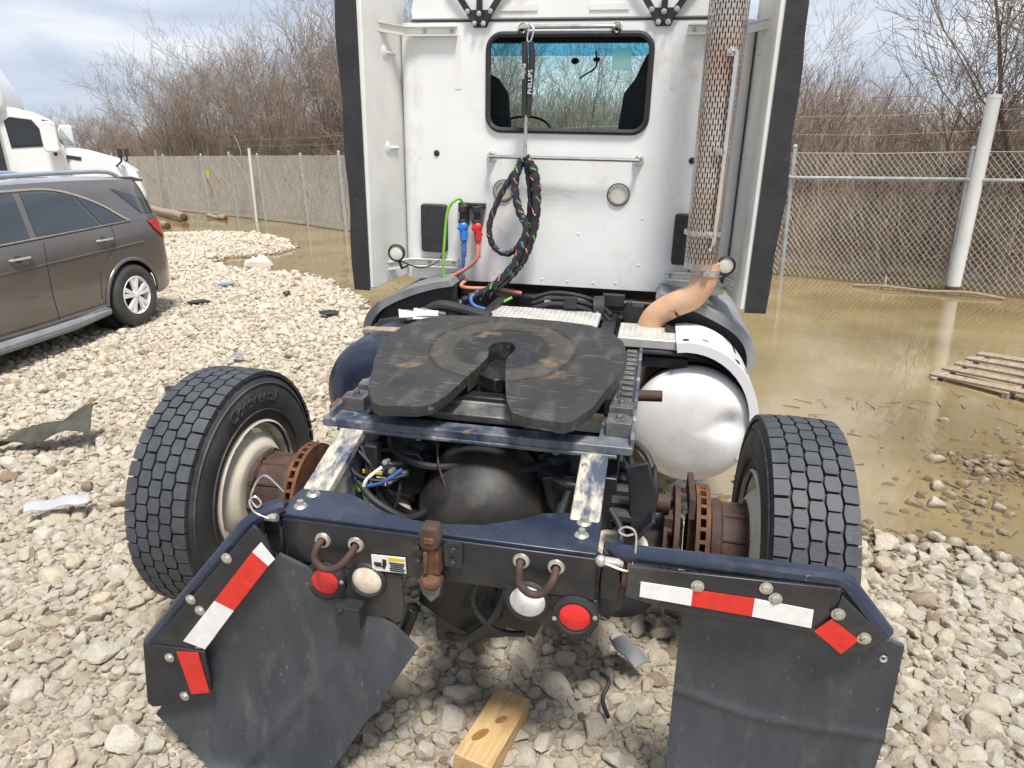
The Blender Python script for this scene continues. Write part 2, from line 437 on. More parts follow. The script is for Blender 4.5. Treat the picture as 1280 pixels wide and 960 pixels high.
# ------------------------------------------------------------------ terrain
LAND = [(60, -60), (60, 0), (9, 1.5), (4.2, 2.3), (2.75, 2.72), (2.35, 2.98), (1.9, 3.2), (1.2, 3.4), (0.75, 3.7), (0.35, 4.5), (-0.3, 6.0), (-1.2, 7.9),
        (-1.8, 8.9), (-2.3, 10.0), (-3.07, 11.15), (-3.9, 11.6), (-4.5, 11.9), (-5.4, 12.75), (-5.3, 13.2), (-4.6, 13.6), (-4.2, 14.3), (-4.5, 15.1),
        (-5.4, 16.4), (-6.8, 17.5), (-8.0, 17.3), (-9.6, 18.0), (-11.5, 20.5), (-14.5, 25.2), (-18, 29.5), (-60, 66), (-60, -60)]
LP = np.array(LAND, float)
def land_dist(x, y):
    """signed distance to the shoreline, positive on the gravel"""
    x, y = np.asarray(x, float), np.asarray(y, float)
    d = np.full(x.shape, 1e9)
    ins = np.zeros(x.shape, bool)
    n = len(LP)
    for i in range(n):
        ax, ay = LP[i]
        bx, by = LP[(i + 1) % n]
        ex, ey = bx - ax, by - ay
        t = np.clip(((x - ax) * ex + (y - ay) * ey) / (ex * ex + ey * ey), 0, 1)
        d = np.minimum(d, np.hypot(x - ax - t * ex, y - ay - t * ey))
        c = ((ay > y) != (by > y))
        with np.errstate(divide='ignore', invalid='ignore'):
            xi = (bx - ax) * (y - ay) / (by - ay + 1e-12) + ax
        ins ^= c & (x < xi)
    d = np.where(ins, d, -d)
    # a small bar of stones that breaks the surface to the right of the truck
    isl = 0.34 * (0.36 - np.hypot((x - 3.15) / 1.3, (y - 3.80) / 1.1))
    return np.maximum(d, isl)
FENCE = [(-26, 38.2), (-22, 34.4), (-18.5, 31.0), (-14.5, 26.85), (-11.4, 24.25), (-9.44, 22.55), (-8.14, 21.4), (-6.94, 20.3), (-5.29, 18.7), (-3.95, 17.15), (-1.2, 14.75), (1.5, 12.45), (4.1, 10.38), (5.78, 9.02), (8.6, 6.9), (11.5, 4.8)]
FP = np.array(FENCE, float)
def fence_side(x, y):
    """distance beyond the fence (positive on the thicket's side)"""
    yf = np.interp(x, FP[:, 0], FP[:, 1])
    return (np.asarray(y) - yf) * 0.76
def wob(x, y):
    return (np.sin(x * 1.9 + 0.7 * y) * np.cos(y * 1.3 - 0.5 * x) * 0.5 + np.sin(x * 4.3 - y * 3.1 + 1.0) * 0.3 + np.sin(x * 9.1 + y * 7.7) * 0.2)
def ground_z(x, y):
    d = land_dist(x, y) + wob(x, y) * 0.12
    z = 0.10 * np.tanh(d / np.where(x > 0.6, 0.95, 0.35)) + 0.022 * wob(x * 0.8, y * 0.8) - 0.012
    z = np.where(d < 0, np.maximum(z * 1.5, -0.16), z)
    z = z - 0.10 * np.exp(-(((x + .82) / .38) ** 2 + ((y - 1.58) / .32) ** 2))
    s = fence_side(x, y)
    bank = np.clip((s - 0.15) / 2.2, 0, 1)
    z = np.where(s > 0.15, z + bank * (0.42 - z) + 0.05 * wob(x * .6, y * .6) * bank, z)
    return z

xs = np.concatenate([np.array([-400, -200, -110, -70, -50, -38, -30, -25, -21, -18.0]), np.arange(-16, -8, .4), np.arange(-8, 6.5, .085), np.arange(6.5, 16, .5), np.array([18, 22, 28, 36, 50, 80, 140, 260, 400.0])])
ys = np.concatenate([np.array([-60, -30, -15, -8, -4, -2.0]), np.arange(-1, .8, .3), np.arange(.8, 9, .085), np.arange(9, 19, .17), np.arange(19, 34, .6), np.array([36, 40, 46, 55, 70, 100, 160, 260, 420.0])])
GX, GY = np.meshgrid(xs, ys)
GZ = ground_z(GX, GY)
gv = np.stack([GX.ravel(), GY.ravel(), GZ.ravel()], 1)
nx, ny = len(xs), len(ys)
ii, jj = np.meshgrid(np.arange(nx - 1), np.arange(ny - 1))
i0 = (jj * nx + ii).ravel()
gf = np.stack([i0, i0 + 1, i0 + nx + 1, i0 + nx], 1)
gme = bpy.data.meshes.new("ground")
gme.from_pydata(gv.tolist(), [], gf.tolist())
gme.shade_smooth()

def ground_mat():
    m = bpy.data.materials.new("gravelly_sand")
    m.use_nodes = True
    N, L = m.node_tree.nodes, m.node_tree.links
    b = N["Principled BSDF"]
    t = N.new("ShaderNodeTexCoord")
    n1 = N.new("ShaderNodeTexNoise"); n1.inputs["Scale"].default_value = 1.3; n1.inputs["Detail"].default_value = 8
    n2 = N.new("ShaderNodeTexNoise"); n2.inputs["Scale"].default_value = 45; n2.inputs["Detail"].default_value = 5
    vo = N.new("ShaderNodeTexVoronoi"); vo.inputs["Scale"].default_value = 26
    for q in (n1, n2, vo): L.new(t.outputs["Object"], q.inputs["Vector"])
    r = N.new("ShaderNodeValToRGB")
    r.color_ramp.elements[0].position = 0.35; r.color_ramp.elements[0].color = (0.33, 0.26, 0.175, 1)
    r.color_ramp.elements[1].position = 0.65; r.color_ramp.elements[1].color = (0.54, 0.46, 0.345, 1)
    L.new(n1.outputs["Fac"], r.inputs["Fac"])
    mx = N.new("ShaderNodeMixRGB"); mx.blend_type = 'OVERLAY'; mx.inputs["Fac"].default_value = 0.55
    L.new(r.outputs["Color"], mx.inputs["Color1"]); L.new(n2.outputs["Fac"], mx.inputs["Color2"])
    hs = N.new("ShaderNodeHueSaturation"); hs.inputs["Saturation"].default_value = 0.8
    L.new(mx.outputs["Color"], hs.inputs["Color"])
    # beyond the fence the soil is covered with brown leaf litter
    sp = N.new("ShaderNodeSeparateXYZ"); L.new(t.outputs["Object"], sp.inputs[0])
    lf = N.new("ShaderNodeMath"); lf.operation = 'MULTIPLY_ADD'; lf.inputs[1].default_value = 0.82
    L.new(sp.outputs["X"], lf.inputs[0]); L.new(sp.outputs["Y"], lf.inputs[2])
    mr = N.new("ShaderNodeMapRange"); mr.inputs["From Min"].default_value = 14.2; mr.inputs["From Max"].default_value = 15.6
    L.new(lf.outputs[0], mr.inputs["Value"])
    m2 = N.new("ShaderNodeMixRGB"); m2.inputs["Color2"].default_value = (0.13, 0.085, 0.05, 1)
    L.new(mr.outputs["Result"], m2.inputs["Fac"]); L.new(hs.outputs["Color"], m2.inputs["Color1"])
    wt = N.new("ShaderNodeMapRange"); wt.inputs["From Min"].default_value = 0.02; wt.inputs["From Max"].default_value = 0.06; wt.inputs["To Min"].default_value = 1.0; wt.inputs["To Max"].default_value = 0.0
    L.new(sp.outputs["Z"], wt.inputs["Value"])
    wx = N.new("ShaderNodeMixRGB"); wx.blend_type = 'MULTIPLY'; wx.inputs["Color2"].default_value = (0.50, 0.42, 0.32, 1)
    L.new(wt.outputs["Result"], wx.inputs["Fac"]); L.new(m2.outputs["Color"], wx.inputs["Color1"])
    L.new(wx.outputs["Color"], b.inputs["Base Color"])
    b.inputs["Roughness"].default_value = 0.8
    bp = N.new("ShaderNodeBump"); bp.inputs["Distance"].default_value = 0.02; bp.inputs["Strength"].default_value = 0.8
    ad = N.new("ShaderNodeMath"); ad.operation = 'SUBTRACT'
    L.new(n2.outputs["Fac"], ad.inputs[0]); L.new(vo.outputs["Distance"], ad.inputs[1])
    L.new(ad.outputs[0], bp.inputs["Height"]); L.new(bp.outputs["Normal"], b.inputs["Normal"])
    return m
gme.materials.append(ground_mat())
ground = lk(bpy.data.objects.new("ground", gme))
ground["kind"] = "structure"

def water_mat():
    m = bpy.data.materials.new("muddy_water")
    m.use_nodes = True
    N, L = m.node_tree.nodes, m.node_tree.links
    b = N["Principled BSDF"]
    t = N.new("ShaderNodeTexCoord")
    n = N.new("ShaderNodeTexNoise"); n.inputs["Scale"].default_value = 0.8; n.inputs["Detail"].default_value = 6
    L.new(t.outputs["Object"], n.inputs["Vector"])
    r = N.new("ShaderNodeValToRGB")
    r.color_ramp.elements[0].position = 0.35; r.color_ramp.elements[0].color = (0.185, 0.138, 0.060, 1)
    r.color_ramp.elements[1].position = 0.68; r.color_ramp.elements[1].color = (0.305, 0.240, 0.122, 1)
    L.new(n.outputs["Fac"], r.inputs["Fac"])
    L.new(r.outputs["Color"], b.inputs["Base Color"])
    b.inputs["Roughness"].default_value = 0.03
    b.inputs["IOR"].default_value = 1.9
    b.inputs["Specular IOR Level"].default_value = 0.6
    mp_ = N.new("ShaderNodeMapping"); mp_.inputs["Scale"].default_value = (1.0, 0.55, 1.0); mp_.inputs["Rotation"].default_value = (0, 0, 0.5)
    L.new(t.outputs["Object"], mp_.inputs["Vector"])
    n2 = N.new("ShaderNodeTexNoise"); n2.inputs["Scale"].default_value = 16; n2.inputs["Detail"].default_value = 4; n2.inputs["Distortion"].default_value = 0.6
    L.new(mp_.outputs["Vector"], n2.inputs["Vector"])
    n3 = N.new("ShaderNodeTexNoise"); n3.inputs["Scale"].default_value = 1.1; n3.inputs["Detail"].default_value = 3
    L.new(t.outputs["Object"], n3.inputs["Vector"])
    mr = N.new("ShaderNodeMapRange"); mr.inputs["From Min"].default_value = 0.4; mr.inputs["From Max"].default_value = 0.68
    mr.inputs["To Min"].default_value = 0.012; mr.inputs["To Max"].default_value = 0.16
    L.new(n3.outputs["Fac"], mr.inputs["Value"])
    bp = N.new("ShaderNodeBump"); bp.inputs["Distance"].default_value = 0.02
    L.new(mr.outputs["Result"], bp.inputs["Strength"])
    L.new(n2.outputs["Fac"], bp.inputs["Height"]); L.new(bp.outputs["Normal"], b.inputs["Normal"])
    return m
wm = MB()
wm.add([(-60, -30, 0), (60, -30, 0), (60, 70, 0), (-60, 70, 0)], [(0, 1, 2, 3)])
water = wm.build("flood_water", water_mat(), smooth=0, recalc=False)
water["kind"] = "structure"

# ------------------------------------------------------------------ limestone gravel
def stone_mat():
    m = bpy.data.materials.new("limestone")
    m.use_nodes = True
    N, L = m.node_tree.nodes, m.node_tree.links
    b = N["Principled BSDF"]
    oi = N.new("ShaderNodeObjectInfo")
    r = N.new("ShaderNodeValToRGB")
    els = r.color_ramp.elements
    cs = [(0.0, (0.60, 0.52, 0.41)), (0.25, (0.67, 0.60, 0.495)), (0.5, (0.70, 0.645, 0.55)), (0.72, (0.64, 0.595, 0.52)), (0.86, (0.71, 0.62, 0.48)), (0.95, (0.52, 0.44, 0.33)), (1.0, (0.30, 0.22, 0.15))]
    while len(els) < len(cs): els.new(0.5)
    for e_, (p, c) in zip(els, cs):
        e_.position = p; e_.color = (*c, 1)
    L.new(oi.outputs["Random"], r.inputs["Fac"])
    t = N.new("ShaderNodeTexCoord")
    n1 = N.new("ShaderNodeTexNoise"); n1.inputs["Scale"].default_value = 1.6; n1.inputs["Detail"].default_value = 9; n1.inputs["Roughness"].default_value = 0.65
    n1.noise_dimensions = '4D'
    L.new(t.outputs["Object"], n1.inputs["Vector"])
    ml = N.new("ShaderNodeMath"); ml.operation = 'MULTIPLY'; ml.inputs[1].default_value = 40
    L.new(oi.outputs["Random"], ml.inputs[0]); L.new(ml.outputs[0], n1.inputs["W"])
    r2 = N.new("ShaderNodeValToRGB")
    r2.color_ramp.elements[0].position = 0.28; r2.color_ramp.elements[0].color = (0.66, 0.62, 0.57, 1)
    r2.color_ramp.elements[1].position = 0.55; r2.color_ramp.elements[1].color = (1.0, 1.0, 1.0, 1)
    L.new(n1.outputs["Fac"], r2.inputs["Fac"])
    mx = N.new("ShaderNodeMixRGB"); mx.blend_type = 'MULTIPLY'; mx.inputs["Fac"].default_value = 0.75
    L.new(r.outputs["Color"], mx.inputs["Color1"]); L.new(r2.outputs["Color"], mx.inputs["Color2"])
    # stones that lie in the water or at its edge are wet, so darker and glossier
    ge = N.new("ShaderNodeNewGeometry"); sz_ = N.new("ShaderNodeSeparateXYZ"); L.new(ge.outputs["Position"], sz_.inputs[0])
    wt = N.new("ShaderNodeMapRange"); wt.inputs["From Min"].default_value = 0.015; wt.inputs["From Max"].default_value = 0.045; wt.inputs["To Min"].default_value = 1.0; wt.inputs["To Max"].default_value = 0.0
    L.new(sz_.outputs["Z"], wt.inputs["Value"])
    wx = N.new("ShaderNodeMixRGB"); wx.blend_type = 'MULTIPLY'; wx.inputs["Color2"].default_value = (0.42, 0.36, 0.28, 1)
    L.new(wt.outputs["Result"], wx.inputs["Fac"]); L.new(mx.outputs["Color"], wx.inputs["Color1"])
    L.new(wx.outputs["Color"], b.inputs["Base Color"])
    wr = N.new("ShaderNodeMapRange"); wr.inputs["To Min"].default_value = 0.9; wr.inputs["To Max"].default_value = 0.28
    L.new(wt.outputs["Result"], wr.inputs["Value"]); L.new(wr.outputs["Result"], b.inputs["Roughness"])
    b.inputs["Specular IOR Level"].default_value = 0.25
    n2 = N.new("ShaderNodeTexNoise"); n2.inputs["Scale"].default_value = 4.5; n2.inputs["Detail"].default_value = 9; n2.inputs["Roughness"].default_value = 0.75
    L.new(t.outputs["Object"], n2.inputs["Vector"])
    bp = N.new("ShaderNodeBump"); bp.inputs["Distance"].default_value = 0.02; bp.inputs["Strength"].default_value = 0.9
    L.new(n2.outputs["Fac"], bp.inputs["Height"]); L.new(bp.outputs["Normal"], b.inputs["Normal"])
    return m
M['stone'] = stone_mat()
def stone_mesh(seed):
    rng = np.random.RandomState(seed)
    bm = bmesh.new()
    bmesh.ops.create_icosphere(bm, subdivisions=3, radius=1.0)
    V = np.array([v.co[:] for v in bm.verts])
    for k in range(rng.randint(9, 14)):
        nrm = rng.normal(size=3); nrm /= np.linalg.norm(nrm)
        d = rng.uniform(0.55, 0.86)
        h = V @ nrm - d
        V = V - np.outer(np.maximum(h, 0) * 0.93, nrm)
    for i, v in enumerate(V):
        q = Vector(v * 1.3) + Vector((seed * 7.1, 0, 0))
        V[i] = v * (1 + 0.16 * mnoise.noise(q) + 0.075 * mnoise.noise(q * 2.7) + 0.04 * mnoise.noise(q * 6.5))
    for i, v in enumerate(bm.verts): v.co = V[i]
    me = bpy.data.meshes.new("stone")
    bm.to_mesh(me); bm.free()
    me.shade_smooth()
    me.set_sharp_from_angle(angle=radians(28))
    me.materials.append(M['stone'])
    return me
NV = 14
STONES = [stone_mesh(s + 3) for s in range(NV)]
def scatter():
    rng = np.random.RandomState(11)
    cell = 0.1
    grid = {}
    out = []
    def ok(x, y, r, k):
        cx, cy = int(x // cell), int(y // cell)
        w = int((r + 0.11) // cell) + 1
        for a in range(cx - w, cx + w + 1):
            for b_ in range(cy - w, cy + w + 1):
                for (px, py, pr) in grid.get((a, b_), ()):
                    if (px - x) ** 2 + (py - y) ** 2 < ((pr + r) * k) ** 2:
                        return False
        return True
    passes = [  # count, rmin, rmax, overlap factor, y range
        (650, .045, .068, .95, (.7, 7)), (8000, .027, .045, .80, (.7, 7)), (18000, .016, .027, .72, (.7, 6.5)), (17000, .008, .016, .66, (.7, 4.6)),
        (400, .050, .080, .9, (6.5, 18.5)), (10000, .030, .048, .78, (6.5, 18.5)), (16000, .018, .030, .72, (6, 14))]
    for cnt, r0, r1, k, (y0, y1) in passes:
        n = int(cnt * 3.5)
        yy = y0 + (y1 - y0) * rng.rand(n)
        lo = -(yy * .80 + .9)
        hi = np.where(yy < 5, yy * .80 + .9, 1.5)
        xx = lo + (hi - lo) * rng.rand(n)
        xx = np.where(yy > 5, lo + (np.minimum(hi, 0.5) - lo) * rng.rand(n), xx)
        rr = r0 + (r1 - r0) * rng.rand(n) ** 1.5
        dd = land_dist(xx, yy) + wob(xx, yy) * 0.12
        # bare sandy patches near the camera
        bare = np.sin(xx * 2.1 + 1.2) * np.cos(yy * 2.7 + xx) + 0.5 * np.sin(xx * 5.3 - yy * 4.1)
        prob = np.clip((dd + np.where(xx > .6, .6, .32)) / np.where(xx > .6, .70, .42), 0, 1) * np.where((bare > .86) & (r0 > .012), .25, 1.0)
        keep = rng.rand(n) < prob
        zz = ground_z(xx, yy)
        rr = np.where(((xx + .82) / .42) ** 2 + ((yy - 1.62) / .30) ** 2 < 1, np.minimum(rr, .022), rr)
        got = 0
        for x, y, r, z in zip(xx[keep], yy[keep], rr[keep], zz[keep]):
            if got >= cnt: break
            if not ok(x, y, r, k): continue
            grid.setdefault((int(x // cell), int(y // cell)), []).append((x, y, r))
            sx, sy, sz = r * rng.uniform(.95, 1.35), r * rng.uniform(.8, 1.1), r * rng.uniform(.6, .95)
            out.append((x, y, z + sz * rng.uniform(.05, .55), sx, sy, sz, rng.uniform(-.45, .45), rng.uniform(-.45, .45), rng.uniform(0, 6.28), rng.randint(NV)))
            got += 1
    return out
PTS = scatter()
# the 300 stones that show largest are objects of their own; the rest is one mass of gravel
def show(p):
    x, y, z = p[:3]
    d = y * .943 + (2 - z) * .331
    u, w = x / d * 866, ((2 - z) * .943 - y * .331) / d * 866
    if abs(u) > 650 or abs(w) > 490: return 0
    if -1.0 < x < 0.55 and 1.5 < y < 4.6 and not (-.4 < x < .7 and y < 2.35): return 0.1 * p[3] / d
    if y > 1.45 and -1.3 < x < -.35 and y < 2.3: return 0.1 * p[3] / d
    if .5 < x < 1.1 and y < 1.95 and y > 1.2: return 0.1 * p[3] / d
    return p[3] / d
PTS.sort(key=show, reverse=True)
for p in PTS[:300]:
    o = bpy.data.objects.new("stone", STONES[p[9]])
    o.location = p[0:3]; o.scale = p[3:6]; o.rotation_euler = p[6:9]
    o.parent = ground
    lk(o)
rest = PTS[300:]
pm = bpy.data.meshes.new("gravel")
pm.from_pydata([p[0:3] for p in rest], [], [])
a1 = pm.attributes.new("scl", 'FLOAT_VECTOR', 'POINT'); a1.data.foreach_set("vector", np.array([p[3:6] for p in rest], np.float32).ravel())
a2 = pm.attributes.new("rot", 'FLOAT_VECTOR', 'POINT'); a2.data.foreach_set("vector", np.array([p[6:9] for p in rest], np.float32).ravel())
a3 = pm.attributes.new("idx", 'INT', 'POINT'); a3.data.foreach_set("value", np.array([p[9] for p in rest], np.int32))
gravel = lk(bpy.data.objects.new("gravel", pm))
tag(gravel, "pale crushed limestone gravel spread over the whole lot", "gravel", kind="stuff")
scol = bpy.data.collections.new("stone_kinds")
for i, me in enumerate(STONES):
    scol.objects.link(bpy.data.objects.new("stone_kind_%02d" % i, me))
ng = bpy.data.node_groups.new("gravel_scatter", 'GeometryNodeTree')
ng.interface.new_socket("Geometry", in_out='INPUT', socket_type='NodeSocketGeometry')
ng.interface.new_socket("Geometry", in_out='OUTPUT', socket_type='NodeSocketGeometry')
gi, go = ng.nodes.new("NodeGroupInput"), ng.nodes.new("NodeGroupOutput")
ip = ng.nodes.new("GeometryNodeInstanceOnPoints")
ci = ng.nodes.new("GeometryNodeCollectionInfo")
ci.inputs["Collection"].default_value = scol
ci.inputs["Separate Children"].default_value = True
ci.inputs["Reset Children"].default_value = True
def named(nm, ty):
    q = ng.nodes.new("GeometryNodeInputNamedAttribute"); q.data_type = ty; q.inputs["Name"].default_value = nm; return q
qs, qr, qi = named("scl", 'FLOAT_VECTOR'), named("rot", 'FLOAT_VECTOR'), named("idx", 'INT')
e2r = ng.nodes.new("FunctionNodeEulerToRotation")
ng.links.new(gi.outputs[0], ip.inputs["Points"])
ng.links.new(ci.outputs[0], ip.inputs["Instance"])
ip.inputs["Pick Instance"].default_value = True
ng.links.new(qi.outputs[0], ip.inputs["Instance Index"])
ng.links.new(qr.outputs[0], e2r.inputs[0])
ng.links.new(e2r.outputs[0], ip.inputs["Rotation"])
ng.links.new(qs.outputs[0], ip.inputs["Scale"])
ng.links.new(ip.outputs[0], go.inputs[0])
gm = gravel.modifiers.new("scatter", 'NODES')
gm.node_group = ng

# ------------------------------------------------------------------ thicket of bare trees behind the fence
M['bark'] = mat('grey_brown_bark', [(0.3, (0.11, 0.08, 0.06)), (0.7, (0.22, 0.17, 0.13))], 6, rough=0.9)
M['twig'] = mat('red_brown_twigs', [(0.3, (0.15, 0.112, 0.088)), (0.5, (0.25, 0.192, 0.152)), (0.75, (0.39, 0.325, 0.27))], 0.9, rough=0.9)
M['twig_pale'] = mat('tan_stalks', [(0.3, (0.16, 0.11, 0.07)), (0.5, (0.27, 0.19, 0.125)), (0.75, (0.36, 0.27, 0.18))], 1.2, rough=0.9)
M['twig_grey'] = mat('bleached_grey_stalks', [(0.3, (.30, .26, .21)), (.7, (.46, .41, .34))], 2, rough=.9)
def prism3(mb, a, b, r0, r1):
    d = b - a
    if d.length < 1e-6: return
    d.normalize()
    q = Vector((0, 0, 1)) if abs(d.z) < .9 else Vector((1, 0, 0))
    u = d.cross(q).normalized(); w = d.cross(u)
    n = len(mb.v)
    for c, r in ((a, r0), (b, r1)):
        for k in range(3):
            t = 2.0944 * k
            p = c + (u * cos(t) + w * sin(t)) * r
            mb.v.append((p.x, p.y, p.z))
    for k in range(3):
        l = (k + 1) % 3
        mb.f.append((n + k, n + l, n + 3 + l, n + 3 + k))
def tree_meshes(seed, h, stems, spread, maxl=3, dens=1.0, upw=0.10):
    rng = random.Random(seed)
    tr, cr = MB(), MB()
    def grow(p, d, ln, r, lv):
        n = (7, 5, 4, 3)[min(lv, 3)]
        seg = ln / n
        for i in range(n):
            j = (.16, .22, .28, .3)[min(lv, 3)]
            d = (d + Vector((rng.uniform(-j, j), rng.uniform(-j, j), rng.uniform(-j * .6, j * .6) + upw))).normalized()
            q = p + d * seg
            r2 = max(r * (1 - .8 / n), .0035)
            if lv <= 1: 
                if lv == 0: tr.tube([p, q], [r, r2], 6, cap=False)
                else: prism3(tr, p, q, r, r2)
            else: prism3(cr, p, q, r, r2)
            p, r = q, r2
            if lv < maxl and (i > 0 or lv > 0):
                k = rng.choice((1, 2, 2, 3) if lv < 2 else (1, 2, 2))
                if rng.random() > dens: k -= 1
                for _ in range(max(k, 0)):
                    a = Vector((rng.gauss(0, 1), rng.gauss(0, 1), rng.gauss(0, 1)))
                    a = (a - d * a.dot(d)).normalized()
                    th = rng.uniform(.4, 1.0)
                    nd = (d * cos(th) + a * sin(th)).normalized()
                    grow(q, nd, ln * rng.uniform(.36, .62), max(r * rng.uniform(.45, .65), .004), lv + 1)
    for s in range(stems):
        a = rng.uniform(0, 6.28)
        t = rng.uniform(.05, spread)
        grow(Vector((cos(a) * .2 * rng.random(), sin(a) * .2 * rng.random(), -.1)), Vector((cos(a) * sin(t), sin(a) * sin(t), cos(t))), h * rng.uniform(.65, .9), .028 * h / 4 * rng.uniform(.7, 1.3), 0)
    return tr.mesh("trunk", M['bark'], smooth=60, recalc=False), cr.mesh("crown", M['twig'], smooth=0, recalc=False)
TREES = [tree_meshes(5, 4.6, 4, .55, dens=.72), tree_meshes(8, 4.8, 5, .6, dens=.66), tree_meshes(21, 4.2, 5, .75, dens=.68), tree_meshes(33, 5.0, 4, .45, dens=.7), tree_meshes(47, 4.4, 5, .65, dens=.66), tree_meshes(52, 3.2, 3, .95, dens=.75, upw=.06)]
def plant(kind, x, y, s, rz, label, grp="bare trees in the thicket behind the fence", name="bare_tree"):
    z = float(ground_z(np.array([x]), np.array([y]))[0])
    e_ = empty(name, (x, y, z), (0, 0, rz), label, "tree", grp)
    e_.scale = (s, s, s)
    for nm, me in zip(("trunk", "crown"), TREES[kind]):
        o = lk(bpy.data.objects.new(nm, me)); o.parent = e_
trng = random.Random(4)
def off(x, s):  # point s metres beyond the fence
    return x + s * .65, float(np.interp(x, FP[:, 0], FP[:, 1])) + s * .76
LT = "leafless brown tree in the dense thicket behind the left stretch of chain-link fence"
for x, s, k, sc in [(-24.5, 3, 4, .85), (-22.8, 2.5, 2, .80), (-21.4, 3.6, 1, .68), (-20.0, 2.2, 0, .66), (-18.8, 3.4, 4, .64), (-17.6, 2.4, 2, .70), (-16.3, 3.2, 3, .68), (-15.2, 2.2, 1, .85), (-14.2, 3.4, 0, 1.0), (-13.1, 2.0, 4, 1.1), (-12.2, 3.2, 2, 1.15), (-11.0, 3.2, 0, 1.05), (-11.6, 6.5, 3, .98), (-9.9, 2.0, 1, 1.05), (-9.2, 4.6, 0, 1.1), (-8.3, 1.8, 4, 1.08), (-7.6, 3.6, 3, 1.02),
                    (-6.8, 1.6, 2, 1.12), (-6.2, 4.0, 1, 1.08), (-5.5, 2.0, 0, 1.0), (-4.8, 3.8, 3, 1.0), (-4.0, 1.8, 4, 1.0), (-3.2, 3.4, 1, 1.05), (-10.4, 8.0, 2, 1.2), (-7.9, 7.2, 1, 1.2)]:
    x2, y2 = off(x, s)
    plant(k, x2, y2, sc * .88, trng.uniform(0, 6.28), LT)
for x, s, k, sc in [(-2.0, 2.6, 2, .8), (-0.6, 3.4, 0, .72), (1.0, 2.8, 4, .70), (2.4, 3.6, 1, .66), (3.4, 2.4, 2, .58)]:
    x2, y2 = off(x, s)
    plant(k, x2, y2, sc, trng.uniform(0, 6.28), "leafless tree beyond the fence seen through the cab's rear window", "bare trees seen through the cab window")
x2, y2 = off(4.45, 3.4); plant(4, x2, y2, .42, 1.2, "low pale brush-like tree just right of the cab's black side edge", None)
x2, y2 = off(5.3, 1.7); plant(5, x2, y2, 1.0, 0.6, "dark crooked bare tree behind the fence left of the white post", None)
x2, y2 = off(6.5, 2.2); plant(3, x2, y2, .98, 2.2, "tall bare tree at the right edge behind the white post", None)
x2, y2 = off(7.6, 1.6); plant(5, x2, y2, 1.25, 3.9, "spreading bare tree at the far right end of the thicket", None)
for x, s, k, sc in [(5.6, 5.5, 2, .50), (7.2, 5.0, 0, .56), (6.2, 7.0, 4, .50)]:
    x2, y2 = off(x, s)
    plant(k, x2, y2, sc, trng.uniform(0, 6.28), "slender bare tree deep in the thicket behind the right stretch of fence", "bare trees deep in the right thicket")

def brush():
    rng = random.Random(9)
    mb = MB()
    mids = []
    for i in range(17000):
        n0 = len(mb.f)
        x = rng.uniform(-26, 8.5)
        s = .35 + rng.random() ** 1.3 * 7.5
        px, py = x + s * .65, float(np.interp(x, FP[:, 0], FP[:, 1])) + s * .76
        right = x > 2.5
        h = rng.uniform(.5, 1.5 if right else 1.9) * (1 + .07 * s) * rng.uniform(.6, 1.25)
        z = .05 + min(s / 2.2, 1) * .32
        p = Vector((px, py, z))
        lean = Vector((rng.gauss(0, .30), rng.gauss(0, .30), 1)).normalized()
        r = rng.uniform(.004, .010)
        m_ = p + lean * h * .5
        t_ = m_ + (lean + Vector((rng.gauss(0, .35), rng.gauss(0, .35), -.1))).normalized() * h * .5
        prism3(mb, p, m_, r, r * .8)
        prism3(mb, m_, t_, r * .8, r * .35)
        if rng.random() < .75:
            b_ = p.lerp(m_, rng.uniform(.4, 1))
            prism3(mb, b_, b_ + Vector((rng.gauss(0, .5), rng.gauss(0, .5), rng.uniform(.1, .7))) * .55, r * .55, r * .3)
        mids += [rng.choice((0, 0, 1, 2, 2, 3))] * (len(mb.f) - n0)
    for i in range(9000):      # taller scrub farther back closes off the skyline
        n0 = len(mb.f)
        x = rng.uniform(-26, 14)
        s = rng.uniform(5, 17)
        yf = float(np.interp(x, FP[:, 0], FP[:, 1]))
        p = Vector((x + s * .65, yf + s * .76, .35))
        h = rng.uniform(1.6, 3.1) * (1 + .02 * s) * (.72 if x > 3.2 else 1)
        d_ = Vector((rng.gauss(0, .25), rng.gauss(0, .25), 1)).normalized()
        m_ = p + d_ * h * .55
        for k in range(3):
            t_ = m_ + (d_ + Vector((rng.gauss(0, .4), rng.gauss(0, .4), 0))).normalized() * h * rng.uniform(.3, .5)
            prism3(mb, m_, t_, .007, .003)
        prism3(mb, p, m_, .012, .007)
        mids += [rng.choice((0, 0, 1, 1, 2, 3))] * (len(mb.f) - n0)
    return mb, mids
bm_, mids_ = brush()
br = bm_.build("brush", M['twig_pale'], smooth=0, recalc=False)
for k_ in ('twig', 'bark', 'twig_grey'): br.data.materials.append(M[k_])
br.data.polygons.foreach_set('material_index', np.array(mids_, np.int32))
tag(br, "tangle of dry tan stalks filling the ground behind the fence", "brush", kind="stuff")

